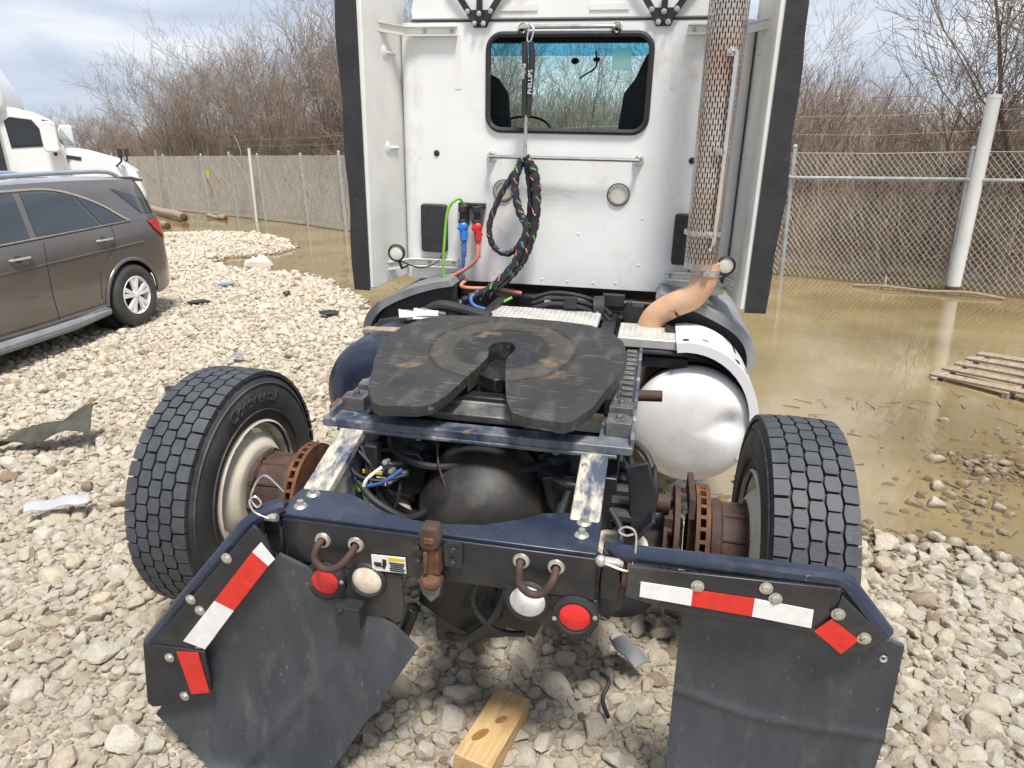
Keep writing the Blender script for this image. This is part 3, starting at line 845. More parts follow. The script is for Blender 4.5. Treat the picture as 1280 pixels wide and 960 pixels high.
def drift():
    rng = random.Random(31)
    mb = MB()
    n = 0
    while n < 260:
        if n < 170: x, y = rng.uniform(1.2, 4.6), rng.uniform(2.7, 5.2)
        else: x, y = rng.uniform(-5.5, -1.4), rng.uniform(8.5, 13.5)
        d = float(land_dist(np.array([x]), np.array([y]))[0])
        if d > .12 or d < -1.3 or rng.random() < -d * .7: continue
        z = max(float(ground_z(np.array([x]), np.array([y]))[0]), 0) + .006
        a = rng.uniform(0, 6.28); l = rng.uniform(.02, .16)
        p = Vector((x, y, z)); q_ = p + Vector((cos(a) * l, sin(a) * l, rng.uniform(-.004, .012)))
        prism3(mb, p, q_, rng.uniform(.002, .006), .002)
        n += 1
    return mb
dr = drift().build("drift_twigs", M['bark'], smooth=0, recalc=False)
tag(dr, "dark bits of twig and reed washed up along the waterline", "driftwood", kind="stuff")
# ------------------------------------------------------------------ chain-link fence
fence = empty("chain_link_fence", (FENCE[9][0], FENCE[9][1], 0), None, "long galvanised chain-link fence standing in the flood water", "fence")
FO = Vector(fence.location)
def fbuild(mb, nm, mt, **k):
    mb.v = [(p[0] - FO.x, p[1] - FO.y, p[2]) for p in mb.v]
    return mb.build(nm, mt, fence, **k)
FH = 1.76
for i, (x, y) in enumerate(FENCE):
    q = MB(); h = FH + .03 + (.05 if i % 3 == 0 else 0)
    q.tube([(x, y, -.3), (x, y, h)], .030 if i > 10 else .036, 8)
    q.sphere((x, y, h), .036, 8, 4)
    fbuild(q, "post", M['galv'])
frng = random.Random(2)
for i in range(len(FENCE) - 1):
    a, b = Vector((*FENCE[i], 0)), Vector((*FENCE[i + 1], 0))
    L_ = (b - a).length
    d = (b - a) / L_
    nrm = Vector((-d.y, d.x, 0))
    q = MB()
    pitch = .072
    rise = FH - .03
    run = rise * .82
    rw = .0036 if i > 10 else .0036
    for sg in (1, -1):
        t = -run
        while t < L_:
            t0, t1 = (t, t + run) if sg > 0 else (t + run, t)
            z0, z1 = .02, FH - .01
            # clip to the bay
            ta, tb, za, zb = t0, t1, z0, z1
            def cl(tx): return za + (zb - za) * (tx - ta) / (tb - ta)
            lo, hi = max(min(ta, tb), 0), min(max(ta, tb), L_)
            if hi > lo + .01:
                bow = sg * .003
                p0 = a + d * lo + nrm * bow + Vector((0, 0, cl(lo)))
                p1 = a + d * hi + nrm * bow + Vector((0, 0, cl(hi)))
                prism3(q, p0, p1, rw, rw)
            t += pitch
    o = fbuild(q, "wire_mesh", M['wire'], smooth=0, recalc=False)
    q = MB()
    q.tube([a + Vector((0, 0, FH - .005)), (a + b) / 2 + Vector((0, 0, FH - .02)), b + Vector((0, 0, FH - .005))], .005, 5)
    fbuild(q, "tension_wire", M['wire'])
    if i >= 6:
        for zz in (2.02, 2.20) if i < 12 else (2.0, 2.24):
            q = MB()
            q.tube([a + Vector((0, 0, zz)), (a + b) / 2 + Vector((0, 0, zz - .03)), b + Vector((0, 0, zz))], .0016, 4)
            fbuild(q, "barbed_wire", M['wire'])
    if i in (11, 12, 13, 14):
        q = MB(); q.tube([a + Vector((0, 0, 1.42)) - nrm * .035, b + Vector((0, 0, 1.43)) - nrm * .035], .022, 8)
        fbuild(q, "brace_rail", M['galv'])
# free-standing poles beside the fence
def pole(name, p0, p1, r, m_, label, cat="post", rim=None):
    e_ = empty(name, p0, None, label, cat)
    q = MB(); d = Vector(p1) - Vector(p0)
    q.tube([d * -.15, d * .3, d * .7, d], [r, r, r, r * .97], 14)
    q.build("pipe", m_, e_)
    q = MB(); q.lathe([(r * .75, .005), (r * 1.02, .005), (r * 1.02, -.04), (r * .97, -.04)], d, d, 14)
    q.build("rim", rim or m_, e_)
    return e_
wp = pole("white_post", (5.80, 8.93, 0), (5.89, 8.98, 2.40), .078, M['postwhite'], "thick white painted pipe post with rusty foot in the water")
q = MB(); q.lathe([(.086, .02), (.094, .03), (.094, .085), (.086, .095)], (0, 0, 0), (0.02, 0.02, 1), 14); q.build("rust_band", M['rust'], wp)
pole("thin_pole", (-11.62, 24.1, 0), (-11.5, 24.0, 1.95), .03, M['galv'], "thin grey pole leaning beside the far left fence")
pole("thin_pole", (-7.15, 20.15, 0), (-7.05, 20.05, 1.95), .04, M['postwhite'], "pale slim pole standing taller than the left fence posts")
pole("wooden_post", (-15.2, 27.0, 0), (-15.3, 26.9, 2.1), .09, M['oldwood'], "tan wooden post beyond the dark car's roof")
# two yellow notices hung on the wire
for (x, y, z, w_, h_, lab) in [(-9.13, 22.1, 1.24, .17, .24, "small yellow notice hung on the fence above the logs"), (-15.6, 27.2, 1.33, .30, .22, "small yellow notice far left on the fence above the car roof")]:
    q = MB(); q.box((0, 0, 0), (w_, .004, h_)); 
    o = q.build("yellow_notice", M['yellow'], None, loc=(x, y, z)); o.rotation_euler = (0, 0, -.72)
    tag(o, lab, "sign")
# ------------------------------------------------------------------ the road tractor (built in its own axes: x right, y forward, z up from the frame's rear top edge)
truck = empty("semi_truck", (-0.257, 1.6664, 0.0849), (radians(-0.1176), radians(2.3106), radians(-11.9454)),
              "white day-cab tractor seen from behind with bare fifth wheel and mud flaps", "truck")
TZ = 0.9
def tp(mb, name, mt, parent=None, **k):
    if parent is None:
        return mb.build(name, mt, truck, loc=(0, 0, TZ), **k)
    return mb.build(name, mt, parent, **k)
def rrect(cx, cz, w, h, r, n=6):
    out = []
    for (sx, sz, a0) in ((1, 1, 0), (-1, 1, 90), (-1, -1, 180), (1, -1, 270)):
        for k in range(n + 1):
            a = radians(a0 + 90 * k / n)
            out.append((cx + sx * (w / 2 - r) + r * cos(a), cz + sz * (h / 2 - r) + r * sin(a)))
    return out
YW = 2.40
# --- cab rear wall with the window opening
M['backlit_paper'] = bpy.data.materials.new('backlit_paper'); M['backlit_paper'].use_nodes = True
_n, _l = M['backlit_paper'].node_tree.nodes, M['backlit_paper'].node_tree.links
_t = _n.new('ShaderNodeBsdfTranslucent'); _t.inputs['Color'].default_value = (.8, .9, .85, 1); _l.new(_t.outputs[0], _n['Material Output'].inputs['Surface'])
WX, WZ, WW, WHH = 0.0, 1.302, 0.86, 0.475
inner = rrect(WX, WZ, WW, WHH, .075)
def wall_ring(mb, y, x0, x1, z0, z1):
    o = []
    for (x, z) in inner:
        dx, dz = x - WX, z - WZ
        s = min(((x1 - WX) / dx if dx > 1e-6 else 1e9), ((x0 - WX) / dx if dx < -1e-6 else 1e9), ((z1 - WZ) / dz if dz > 1e-6 else 1e9), ((z0 - WZ) / dz if dz < -1e-6 else 1e9))
        o.append((WX + dx * s, WZ + dz * s))
    # snap to the corners of the wall
    for c in ((x0, z0), (x0, z1), (x1, z0), (x1, z1)):
        i = min(range(len(o)), key=lambda k: (o[k][0] - c[0]) ** 2 + (o[k][1] - c[1]) ** 2)
        o[i] = c
    n = len(inner)
    mb.add([(x, y, z) for x, z in inner] + [(x, y, z) for x, z in o] + [(x, y + .05, z) for x, z in inner],
           [(i, (i + 1) % n, n + (i + 1) % n, n + i) for i in range(n)] + [(i, 2 * n + i, 2 * n + (i + 1) % n, (i + 1) % n) for i in range(n)])
cab = MB()
wall_ring(cab, YW, -.88, .88, .215, 1.60)
def corner(mb, sx, z0, z1, y=YW, x0=.88, r=.055, depth=1.5):
    prof = [(x0 + r * sin(radians(a)), y + r - r * cos(radians(a))) for a in range(0, 91, 15)] + [(x0 + r, y + depth)]
    n = len(prof)
    mb.add([(sx * px, py, z) for z in (z0, z1) for px, py in prof], [(i, i + 1, n + i + 1, n + i) for i in range(n - 1)])
for sx in (-1, 1): corner(cab, sx, .215, 1.60)
cab.add([(-.935, YW + .06, .215), (.935, YW + .06, .215), (.935, 3.9, .215), (-.935, 3.9, .215), (-.88, YW, .215), (.88, YW, .215)], [(0, 1, 2, 3), (4, 5, 1, 0)])
cab_o = tp(cab, "cab_rear_wall", M['wall'], smooth=40)
# roof cap above the seam
rc = MB()
prof = [(-.86, 1.612), (-.865, 1.66), (-.84, 1.75), (-.80, 1.86), (-.70, 1.98), (-.5, 2.05), (0, 2.08), (.5, 2.05), (.70, 1.98), (.80, 1.86), (.84, 1.75), (.865, 1.66), (.86, 1.612)]
rc.prism(prof, 'Y', YW + .004, YW + .02)
n_ = len(prof)
rc.add([(x, y, z) for y in (YW + .02, 3.75) for x, z in prof], [(i, i + 1, n_ + i + 1, n_ + i) for i in range(n_ - 1)])
roof = tp(rc, "roof_cap", M['white'], bevel=.02)
q = MB(); q.box((0, YW - .001, 1.606), (1.72, .004, .006)); tp(q, "roof_seam", M['black_pl'], roof)
# side shells, floor, dash, seats, windscreen
q = MB()
for sx in (-1, 1):
    q.box((sx * .925, 2.75, .8), (.015, .55, 1.1)); q.box((sx * .925, 3.45, .5), (.015, .9, .6)); q.box((sx * .925, 3.45, 1.60), (.015, .9, .1))
q.box((0, 3.15, .24), (1.83, 1.45, .02))
tp(q, "cab_shell", M['white'])
q = MB(); q.box((0, 3.05, 1.70), (1.66, 1.2, .03)); q.box((0, 3.66, 1.725), (1.66, .06, .16)); q.box((0, YW + .07, .62), (1.7, .03, .8))
for sx in (-1, 1): q.box((sx * .905, 3.0, .9), (.02, 1.1, 1.3))
tp(q, "cab_lining", mat('dark_cab_lining', [(0.3, (.03, .032, .035)), (.7, (.05, .052, .055))], 6, rough=.8))
q = MB(); q.prism([(3.45, .7), (3.45, .98), (3.6, 1.04), (3.95, 1.04), (3.95, .7)], 'X', -.9, .9); q.lathe([(.19, -.012), (.215, 0), (.19, .012)], (-.42, 3.33, 1.06), (0, -.5, .8), 24, closed=True)
tp(q, "dashboard", M['black_pl'], bevel=.02)
q = MB()
q.add([(-.88, 3.98, 1.03), (.88, 3.98, 1.03), (.88, 3.74, 1.80), (-.88, 3.74, 1.80)], [(0, 1, 2, 3)])
ws = tp(q, "windscreen", M['windscreen'], smooth=0)
q = MB(); q.add([(-.88, 3.775, 1.575), (.88, 3.775, 1.575), (.88, 3.725, 1.80), (-.88, 3.725, 1.80)], [(0, 1, 2, 3)]); tp(q, "tint_band", M['band'], ws, smooth=0)
seat_m = mat('dark_seat_fabric', [(0.3, (.02, .021, .024)), (.7, (.045, .046, .05))], 30, rough=.9)
for sx in (-1, 1):
    q = MB()
    xx = -.66 if sx < 0 else .52
    q.prism([(xx - .24, .75), (xx - .26, 1.1), (xx - .24, 1.28), (xx - .18, 1.36), (xx - .12, 1.39 if sx < 0 else 1.5), (xx + .12, 1.39 if sx < 0 else 1.5), (xx + .18, 1.36), (xx + .24, 1.28), (xx + .26, 1.1), (xx + .24, .75)], 'Y', 2.78, 2.92)
    q.box((xx, 3.1, .72), (.5, .5, .14))
    tp(q, "seat", seat_m, bevel=.03)
q = MB(); q.box((.2, 3.75, 1.55), (.13, .004, .13), (0.1, 0, 0)); tp(q, "windscreen_papers", M['backlit_paper'])
q = MB(); q.sphere((-.12, 3.7, 1.535), .024, 12, 8, (1.2, 1, .9)); q.tube(catmull([(.02, 3.7, 1.6), (.03, 3.68, 1.5), (-.05, 3.66, 1.44), (-.08, 3.66, 1.42)]), .006, 6); q.sphere((.03, 3.7, 1.545), .02, 12, 8, (1.3, 1, .8)); tp(q, "dash_camera", M['black_pl'])
# window frame and pane
q = MB()
ring = [(x, YW - .004, z) for x, z in inner]
q.tube(ring, .015, 8, closed=True)
win = tp(q, "rear_window", M['rubber'])
q = MB(); q.add([(x, YW + .022, z) for x, z in inner], [tuple(range(len(inner)))]); tp(q, "pane", M['pane'], win, smooth=0)
# wall details
q = MB()
for x in (-.865, .80):
    for k in range(22): q.lathe([(0.0001, .0012), (.003, .001), (.0042, 0)], (x, YW, .28 + k * .06), (0, -1, 0), 8)
for (x, z) in [(-.1, .25), (.05, .245), (.2, .245), (.33, .25), (-.3, .255), (.45, .36), (.45, .62), (.1, .52), (-.45, .62)]:
    q.lathe([(0.0001, .003), (.006, .0025), (.008, 0)], (x, YW, z), (0, -1, 0), 8)
tp(q, "rivets", M['cream'], cab_o)["kind"] = "stuff"
for (x, z) in [(-.728, .935), (.685, .93)]:
    q = MB(); q.lathe([(0.0001, .008), (.012, .007), (.017, .003), (.017, 0)], (x, YW, z), (0, -1, 0), 16); tp(q, "rubber_plug", M['rubber'], cab_o)
for (x, z) in [(.31, .742), (-.335, .742)]:
    q = MB(); q.lathe([(.056, 0), (.056, .012), (.045, .014), (.045, .004)], (x, YW, z), (0, -1, 0), 24)
    v_ = tp(q, "round_marker", M['zinc'])
    q = MB(); q.lathe([(.0001, .009), (.03, .008), (.046, .005)], (x, YW, z), (0, -1, 0), 24); tp(q, "lens", M['lamp_white'] if x < 0 else M['led'], v_)
    q = MB(); q.lathe([(.058, 0), (.062, .006), (.056, .009)], (x, YW, z), (0, -1, 0), 24); tp(q, "gasket", M['rubber'], v_)
for sx, x, w_ in ((-1, -.742, .155), (1, .70, .15)):
    q = MB(); q.prism(rrect(x, .518, w_, .275, .018, 3), 'Y', YW - .045, YW + .002); tp(q, "vent_cover", M['black_pl'], bevel=.008)
for (x, w_, z0, z1, dy) in [(-.60, .033, 1.27, 1.54, .0012), (.55, .03, 1.28, 1.5, .0012)]:
    q = MB(); q.box((x, YW - dy, (z0 + z1) / 2), (w_, .002, z1 - z0)); tp(q, "old_tape", M['cream'], cab_o)
q = MB()
for x in (-.55, .5): q.box((x + (.28 if x < 0 else -.3), YW - .0, 1.664), (.2, .004, .028))
tp(q, "decal_strip", M['cream'], roof)
# grab bars
for (x0, x1, z, dy) in [(-.245, .245, 1.565, .075), (-.405, .405, .925, .07)]:
    q = MB()
    q.tube(catmull([(x0, YW, z), (x0, YW - dy * .8, z), (x0 + .04, YW - dy, z), ((x0 + x1) / 2, YW - dy, z), (x1 - .04, YW - dy, z), (x1, YW - dy * .8, z), (x1, YW, z)], 5), .011, 8)
    for x in (x0, x1): q.lathe([(.030, 0), (.030, .006), (.022, .022), (.016, .03)], (x, YW, z), (0, -1, 0), 14)
    tp(q, "grab_bar", M['chrome'])
# fairing struts bolted at the top of the wall
for sx, cx_ in ((-1, -.475), (1, .475)):
    q = MB()
    q.prism([(cx_ - .035, 1.572), (cx_ + .035, 1.572), (cx_ + .075, 1.655), (cx_ - .075, 1.655)], 'Y', YW - .014, YW - .004)
    for (dx, dz, tx) in ((-.055, .03, -.17), (.055, .03, .17), (0, .08, 0)):
        a = Vector((cx_ + dx * .3, YW - .02, 1.585)); b_ = Vector((cx_ + tx, YW - .03, 1.80 if tx else 1.75))
        d = (b_ - a).normalized(); s_ = Vector((-d.z, 0, d.x)) * .016
        q.hexa([a - s_, a + s_, b_ + s_, b_ - s_] + [p + Vector((0, .008, 0)) for p in (a - s_, a + s_, b_ + s_, b_ - s_)])
    st = tp(q, "fairing_strut", M['black'], recalc=True)
    for (dx, dz) in ((-.024, 1.588), (.024, 1.588), (-.062, 1.645), (.062, 1.645), (0, 1.635)):
        q = MB(); q.bolt((cx_ + dx, YW - .034 if abs(dx) > .03 or True else 0, dz), (0, -1, 0), .009, .008); tp(q, "bolt", M['zinc'], st)
# side extenders: white panel, white edge, black rubber edge
for sx in (-1, 1):
    zb, zt = (.225, 2.2) if sx < 0 else (.235, 2.2)
    Y0 = 2.0
    q = MB()
    prof = [(.9365, 2.50), (.945, 2.40), (.953, 2.30), (.965, 2.15), (.972, 2.02), (.978, Y0), (1.0, Y0 - .003), (1.012, 2.02), (1.005, 2.2), (.99, 2.50)]
    q.prism([(sx * a, b_) for a, b_ in prof], 'Z', zb, zt)
    ex = tp(q, "side_extender", M['cream'], bevel=.004)
    q = MB()
    n = 14
    rows = []
    for k in range(n + 1):
        z = zb - .015 + (zt - zb) * k / n
        wv = .006 * sin(k * 1.7 + sx) + (.012 if sx > 0 else -.004) * sin(k * .45)
        xo = 1.098 + wv + (.018 * (k / n))
        rows.append([(sx * 1.0, Y0 - .012, z), (sx * xo, Y0 - .004, z), (sx * xo, Y0 + .006, z), (sx * 1.0, Y0 - .002, z)])
    vs_ = [p for r_ in rows for p in r_]
    fs_ = [(k * 4 + i, k * 4 + (i + 1) % 4, k * 4 + 4 + (i + 1) % 4, k * 4 + 4 + i) for k in range(n) for i in range(4)] + [(0, 1, 2, 3), (n * 4 + 3, n * 4 + 2, n * 4 + 1, n * 4)]
    q.add(vs_, fs_)
    tp(q, "rubber_edge", M['rubber'], ex, smooth=30)
    # hinge knuckles and channel brackets
    for z in (1.44, .96):
        q = MB(); q.lathe([(.0001, .010), (.02, .009), (.034, .004), (.036, 0)], (sx * .960, 2.24, z), (-sx, -.1, 0), 16); q.tube([(sx * .953, 2.25, z), (sx * .943, 2.36, z)], .008, 8); tp(q, "hinge", M['cream'], ex)
    for z in (1.555, .315):
        q = MB()
        pth = [(sx * .60, YW - .025), (sx * .80, YW - .025), (sx * .88, YW - .04), (sx * .96, YW - .2), (sx * .975, YW - .30)]
        for (za, zb_, y_) in ((z - .024, z - .018, 0), (z + .018, z + .024, 0)):
            for i in range(len(pth) - 1):
                (xa, ya), (xb, yb) = pth[i], pth[i + 1]
                q.hexa([(xa, ya - .012, za), (xb, yb - .012, za), (xb, yb + .02, za), (xa, ya + .02, za), (xa, ya - .012, zb_), (xb, yb - .012, zb_), (xb, yb + .02, zb_), (xa, ya + .02, zb_)])
        for i in range(len(pth) - 1):
            (xa, ya), (xb, yb) = pth[i], pth[i + 1]
            q.hexa([(xa, ya + .012, z - .017), (xb, yb + .012, z - .017), (xb, yb + .019, z - .017), (xa, ya + .019, z - .017), (xa, ya + .012, z + .017), (xb, yb + .012, z + .017), (xb, yb + .019, z + .017), (xa, ya + .019, z + .017)])
        br_ = tp(q, "extender_bracket", M['cream'])
        for x in (.63, .78):
            q = MB(); q.bolt((sx * x, YW - .012, z), (0, -1, 0), .008, .008); tp(q, "bolt", M['zinc'], br_)
    # dark slot between wall and extender
    q = MB(); q.box((sx * .941, 2.47, 1.0), (.012, .02, 1.1)); tp(q, "gap_seal", M['rubber'], ex)
    # round work light
    lx, lz = (-.885, .405) if sx < 0 else (.895, .43)
    q = MB(); q.lathe([(.0001, 0), (.035, .0), (.046, .02), (.050, .045), (.040, .05), (.038, .043)], (lx, 2.16, lz), (0, -1, 0), 20); q.tube([(lx, 2.15, lz - .045), (lx, 2.2, lz - .10), (lx, 2.3, lz - .10)], .008, 6)
    wl_ = tp(q, "work_light", M['black_pl'])
    q = MB(); q.lathe([(.0001, .047), (.025, .047), (.039, .044)], (lx, 2.16, lz), (0, -1, 0), 20); tp(q, "lens", M['led'], wl_)
    q = MB(); q.tube(catmull([(lx, 2.16, lz - .05), (lx - sx * .10, 2.25, lz - .10), (lx - sx * .17, 2.36, lz - .075), (lx - sx * .19, 2.39, lz - .02)]), .004, 6); tp(q, "wire", M['rubber'], wl_)
# --- exhaust stack
SX, SY = .765, 2.06
q = MB()
def shield(mb, x, y, z0, z1, r0, r1, nc=46, pitch=.048):
    rows = int((z1 - z0) / pitch)
    def pt_(k, z):
        t = (z - z0) / (z1 - z0)
        r = r0 + (r1 - r0) * min(1, t * 1.1)
        a = 2 * pi * k / (2 * nc)
        return (x + r * cos(a), y + r * sin(a), z)
    for c in range(nc):
        k = 2 * c
        n = len(mb.v)
        zs_ = [z0 + (z1 - z0) * i / 24 for i in range(25)]
        for i in range(24):
            m0 = len(mb.v)
            mb.v += [pt_(k, zs_[i]), pt_(k + 1, zs_[i]), pt_(k + 1, zs_[i + 1]), pt_(k, zs_[i + 1])]
            mb.f.append((m0, m0 + 1, m0 + 2, m0 + 3))
        offs = (c % 2) * pitch / 2
        last = z0
        for r_ in range(-1, rows + 1):
            a = z0 + r_ * pitch + offs + pitch * .15
            b_ = a + pitch * .68
            if a < z0 + .02 or b_ > z1 - .01: continue
            m0 = len(mb.v)
            mb.v += [pt_(k + 1, last), pt_(k + 2, last), pt_(k + 2, a), pt_(k + 1, a)]
            mb.f.append((m0, m0 + 1, m0 + 2, m0 + 3))
            last = b_
        m0 = len(mb.v)
        mb.v += [pt_(k + 1, last), pt_(k + 2, last), pt_(k + 2, z1), pt_(k + 1, z1)]
        mb.f.append((m0, m0 + 1, m0 + 2, m0 + 3))
shield(q, SX, SY, .42, 2.25, .081, .094)
stk = tp(q, "exhaust_stack", M['shield'], smooth=60, recalc=False)
q = MB(); q.cyl((SX, SY, .43), (SX, SY, 2.3), .068, 24); tp(q, "muffler", M['rust_brown'], stk)
q = MB(); q.tube(catmull([(SX + .02, SY - .09, 1.42), (SX + .045, SY - .105, 1.41), (SX + .05, SY - .105, 1.36), (SX + .05, SY - .10, 1.0), (SX + .045, SY - .098, .56), (SX + .03, SY - .085, .53)], 5), .012, 8); tp(q, "guard_tube", M['chrome'], stk)
for z in (1.405, .985, .60):
    q = MB(); q.lathe([(.089, -.01), (.0975, -.01), (.0975, .01), (.089, .01)], (SX, SY, z), (0, 0, 1), 32, closed=True) if z == .60 else None
    q.box((SX + .02, SY - .098, z), (.03, .02, .03)); q.bolt((SX + .02, SY - .107, z), (0, -1, 0), .008, .01); tp(q, "clamp", M['zinc'], stk)
q = MB(); q.tube(catmull([(.795, SY, .45), (.79, SY, .36), (.74, SY + .0, .27), (.64, SY + .02, .21), (.56, SY + .03, .14), (.53, SY + .03, .04), (.52, SY + .03, -.1)], 7), .066, 20); el = tp(q, "exhaust_elbow", M['tan_pipe'], smooth=60)
q = MB(); q.tube(catmull([(.668, SY + .018, .222), (.655, SY + .02, .216)], 2), .0675, 20); tp(q, "weld_bead", M['rust_brown'], el)
q = MB(); q.lathe([(.066, -.016), (.072, -.016), (.072, .016), (.066, .016)], (.7935, SY, .405), (.03, 0, 1), 24, closed=True); q.box((.7935, SY - .078, .405), (.03, .02, .02)); tp(q, "pipe_clamp", M['zinc'], el)

# --- air and power lines
hook = MB(); hook.tube(catmull([(-.20, YW - .08, 1.58), (-.17, YW - .10, 1.55), (-.185, YW - .11, 1.49), (-.20, YW - .11, 1.50), (-.195, YW - .1, 1.56)], 5), .005, 6)
hk = tp(hook, "hose_hanger", M['chrome'])
for dx, txt in ((-.024, "Phillips"), (.012, "PHILLIPS")):
    q = MB(); q.tube([(-.19 + dx, YW - .115, 1.49), (-.183 + dx, YW - .118, 1.40), (-.192 + dx * .6, YW - .118, 1.13)], [.014, .017, .013], 10); tp(q, "hanger_sleeve", M['rubber'], hk)
    me = text_mesh(txt, .027 if dx < 0 else .032, .0004)
    o = lk(bpy.data.objects.new("sleeve_lettering", me)); me.materials.append(M['letters']); o.parent = hk
    o.matrix_local = Matrix.Translation((-.187 + dx, YW - .1365, 1.35 if dx < 0 else 1.30)) @ Matrix.Rotation(radians(90), 4, 'X') @ Matrix.Rotation(radians(-90 if dx < 0 else 90), 4, 'Z')
q = MB(); q.tube([(-.193, YW - .12, 1.14), (-.196, YW - .12, 1.03), (-.198, YW - .12, .94)], [.010, .009, .013], 8); tp(q, "spring", M['zinc'], hk)
def line(name, pts, r, mt, spirals=(), wrap=False):
    c = catmull(pts, 10)
    q = MB()
    if wrap:
        rr = [r * (1.0 if (i % 4) < 3 else .8) for i in range(len(c))]
        q.tube(c, rr, 10)
    else: q.tube(c, r, 10)
    o = tp(q, name, mt, smooth=50)
    for (mm, ph, tw_) in spirals:
        q = MB()
        up = Vector((0, 1, 0)); h = []
        for i in range(len(c)):
            t = (c[min(i + 1, len(c) - 1)] - c[max(i - 1, 0)]).normalized()
            s_ = t.cross(up).normalized(); u_ = s_.cross(t)
            a = ph + i * tw_
            h.append(c[i] + (s_ * cos(a) + u_ * sin(a)) * r * .80)
        for i in range(0, len(h) - 3, 4):
            q.tube(h[i:i + 3], r * .27, 5)
        tp(q, "colour_marker", mm, o)["kind"] = "stuff"
    return o
line("wrapped_hose", [(-.19, 2.28, .92), (-.27, 2.28, .82), (-.34, 2.28, .70), (-.39, 2.28, .55), (-.36, 2.28, .44), (-.27, 2.28, .41), (-.19, 2.29, .51), (-.16, 2.29, .69), (-.18, 2.29, .85), (-.20, 2.28, .92)], .018, M['wrap'], [(M['orange'], 0, .7), (M['hose_blue'], 2, .7)], True)
line("wrapped_hose", [(-.19, 2.25, .93), (-.14, 2.25, .86), (-.12, 2.25, .73), (-.13, 2.25, .56), (-.18, 2.25, .40), (-.25, 2.25, .30), (-.36, 2.24, .19), (-.47, 2.22, .13), (-.56, 2.20, .12)], .026, M['wrap'], [(M['hose_green'], 0, .55), (M['orange'], 3, .55)], True)
line("wrapped_hose", [(-.21, 2.27, .92), (-.245, 2.26, .79), (-.215, 2.25, .65), (-.17, 2.24, .56), (-.20, 2.23, .43), (-.27, 2.22, .31), (-.39, 2.21, .20), (-.52, 2.2, .14)], .023, M['wrap'], [(M['orange'], 0, .55), (M['hose_blue'], 3, .55), (M['hose_green'], 1.5, .6)], True)
gh = MB(); gh.box((-.515, YW - .02, .655), (.16, .03, .03)); 
for x in (-.55, -.468): gh.box((x, YW - .06, .60), (.042, .07, .12)); gh.cyl((x, YW - .10, .625), (x, YW - .10, .66), .026, 12); gh.cyl((x, YW - .1, .56), (x, YW - .1, .585), .026, 12)
gh.tube([(-.52, YW - .07, .665), (-.46, YW - .09, .667)], .008, 6)
ghd = tp(gh, "coupling_bracket", M['black_pl'], bevel=.004)
for x, mm, hm in ((-.545, M['blue'], M['hose_blue']), (-.462, M['red_pl'], M['hose_red'])):
    q = MB(); q.sphere((x, YW - .11, .545), .03, 12, 8, (1, .8, 1)); q.cyl((x, YW - .11, .54), (x + .005, YW - .11, .47), .022, 10); q.cyl((x - .02, YW - .14, .545), (x + .022, YW - .10, .50), .012, 8); tp(q, "air_coupling", mm)
    q = MB()
    for k in range(5): q.lathe([(.012, 0), (.017, .003), (.017, .012), (.012, .016)], (x + .005, YW - .11, .375 + k * .02), (0, 0, 1), 10)
    tp(q, "hose_boot", hm)
line("air_hose", [(-.54, 2.29, .46), (-.54, 2.28, .40), (-.55, 2.28, .31), (-.61, 2.28, .23), (-.66, 2.26, .16), (-.60, 2.22, .12), (-.50, 2.2, .13)], .011, M['hose_blue'])
line("air_hose", [(-.458, 2.29, .46), (-.455, 2.26, .38), (-.51, 2.26, .32), (-.62, 2.25, .25), (-.67, 2.24, .18), (-.61, 2.22, .09), (-.48, 2.18, .09)], .011, M['hose_red'])
line("power_cable", [(-.545, 2.31, .66), (-.565, 2.27, .70), (-.62, 2.25, .64), (-.64, 2.24, .47), (-.65, 2.24, .29), (-.61, 2.23, .16), (-.50, 2.21, .09), (-.38, 2.2, .10), (-.24, 2.22, .17)], .008, M['hose_green'])
line("air_hose", [(-.20, 2.3, .18), (-.35, 2.28, .20), (-.50, 2.26, .20), (-.545, 2.24, .215), (-.53, 2.3, .24)], .012, M['hose_red'])
line("air_hose", [(-.18, 2.2, .10), (-.32, 2.16, .10), (-.44, 2.16, .12), (-.47, 2.18, .16), (-.44, 2.24, .19)], .012, M['hose_blue'])

# --- frame
fr = MB()
for sx in (-1, 1):
    fr.box((sx * .43, 2.55, -.105), (.085, 4.2, .21))
fr.box((0, 1.9, -.10), (.78, .08, .18)); fr.box((0, 2.6, -.10), (.78, .1, .18)); fr.box((0, 1.0, -.14), (.78, .12, .16))
frame = tp(fr, "frame_rails", M['black'], bevel=.006)
for sx in (-1, 1):
    rr_ = MB()
    x0, x1 = (-.472, -.388) if sx < 0 else (.352, .438)
    rr_.hexa([(x0, .155, -.03), (x1, .155, -.03), (x1, .47, .06), (x0, .47, .06), (x0, .155, .003), (x1, .155, .003), (x1, .47, .098), (x0, .47, .098)])
    rr_.hexa([(x0 + .012, .15, -.22), (x1 - .012, .15, -.22), (x1 - .012, .47, -.22), (x0 + .012, .47, -.22), (x0 + .012, .15, -.031), (x1 - .012, .15, -.031), (x1 - .012, .47, .059), (x0 + .012, .47, .059)])
    tp(rr_, "pickup_ramp", M['ramp'], bevel=.005)
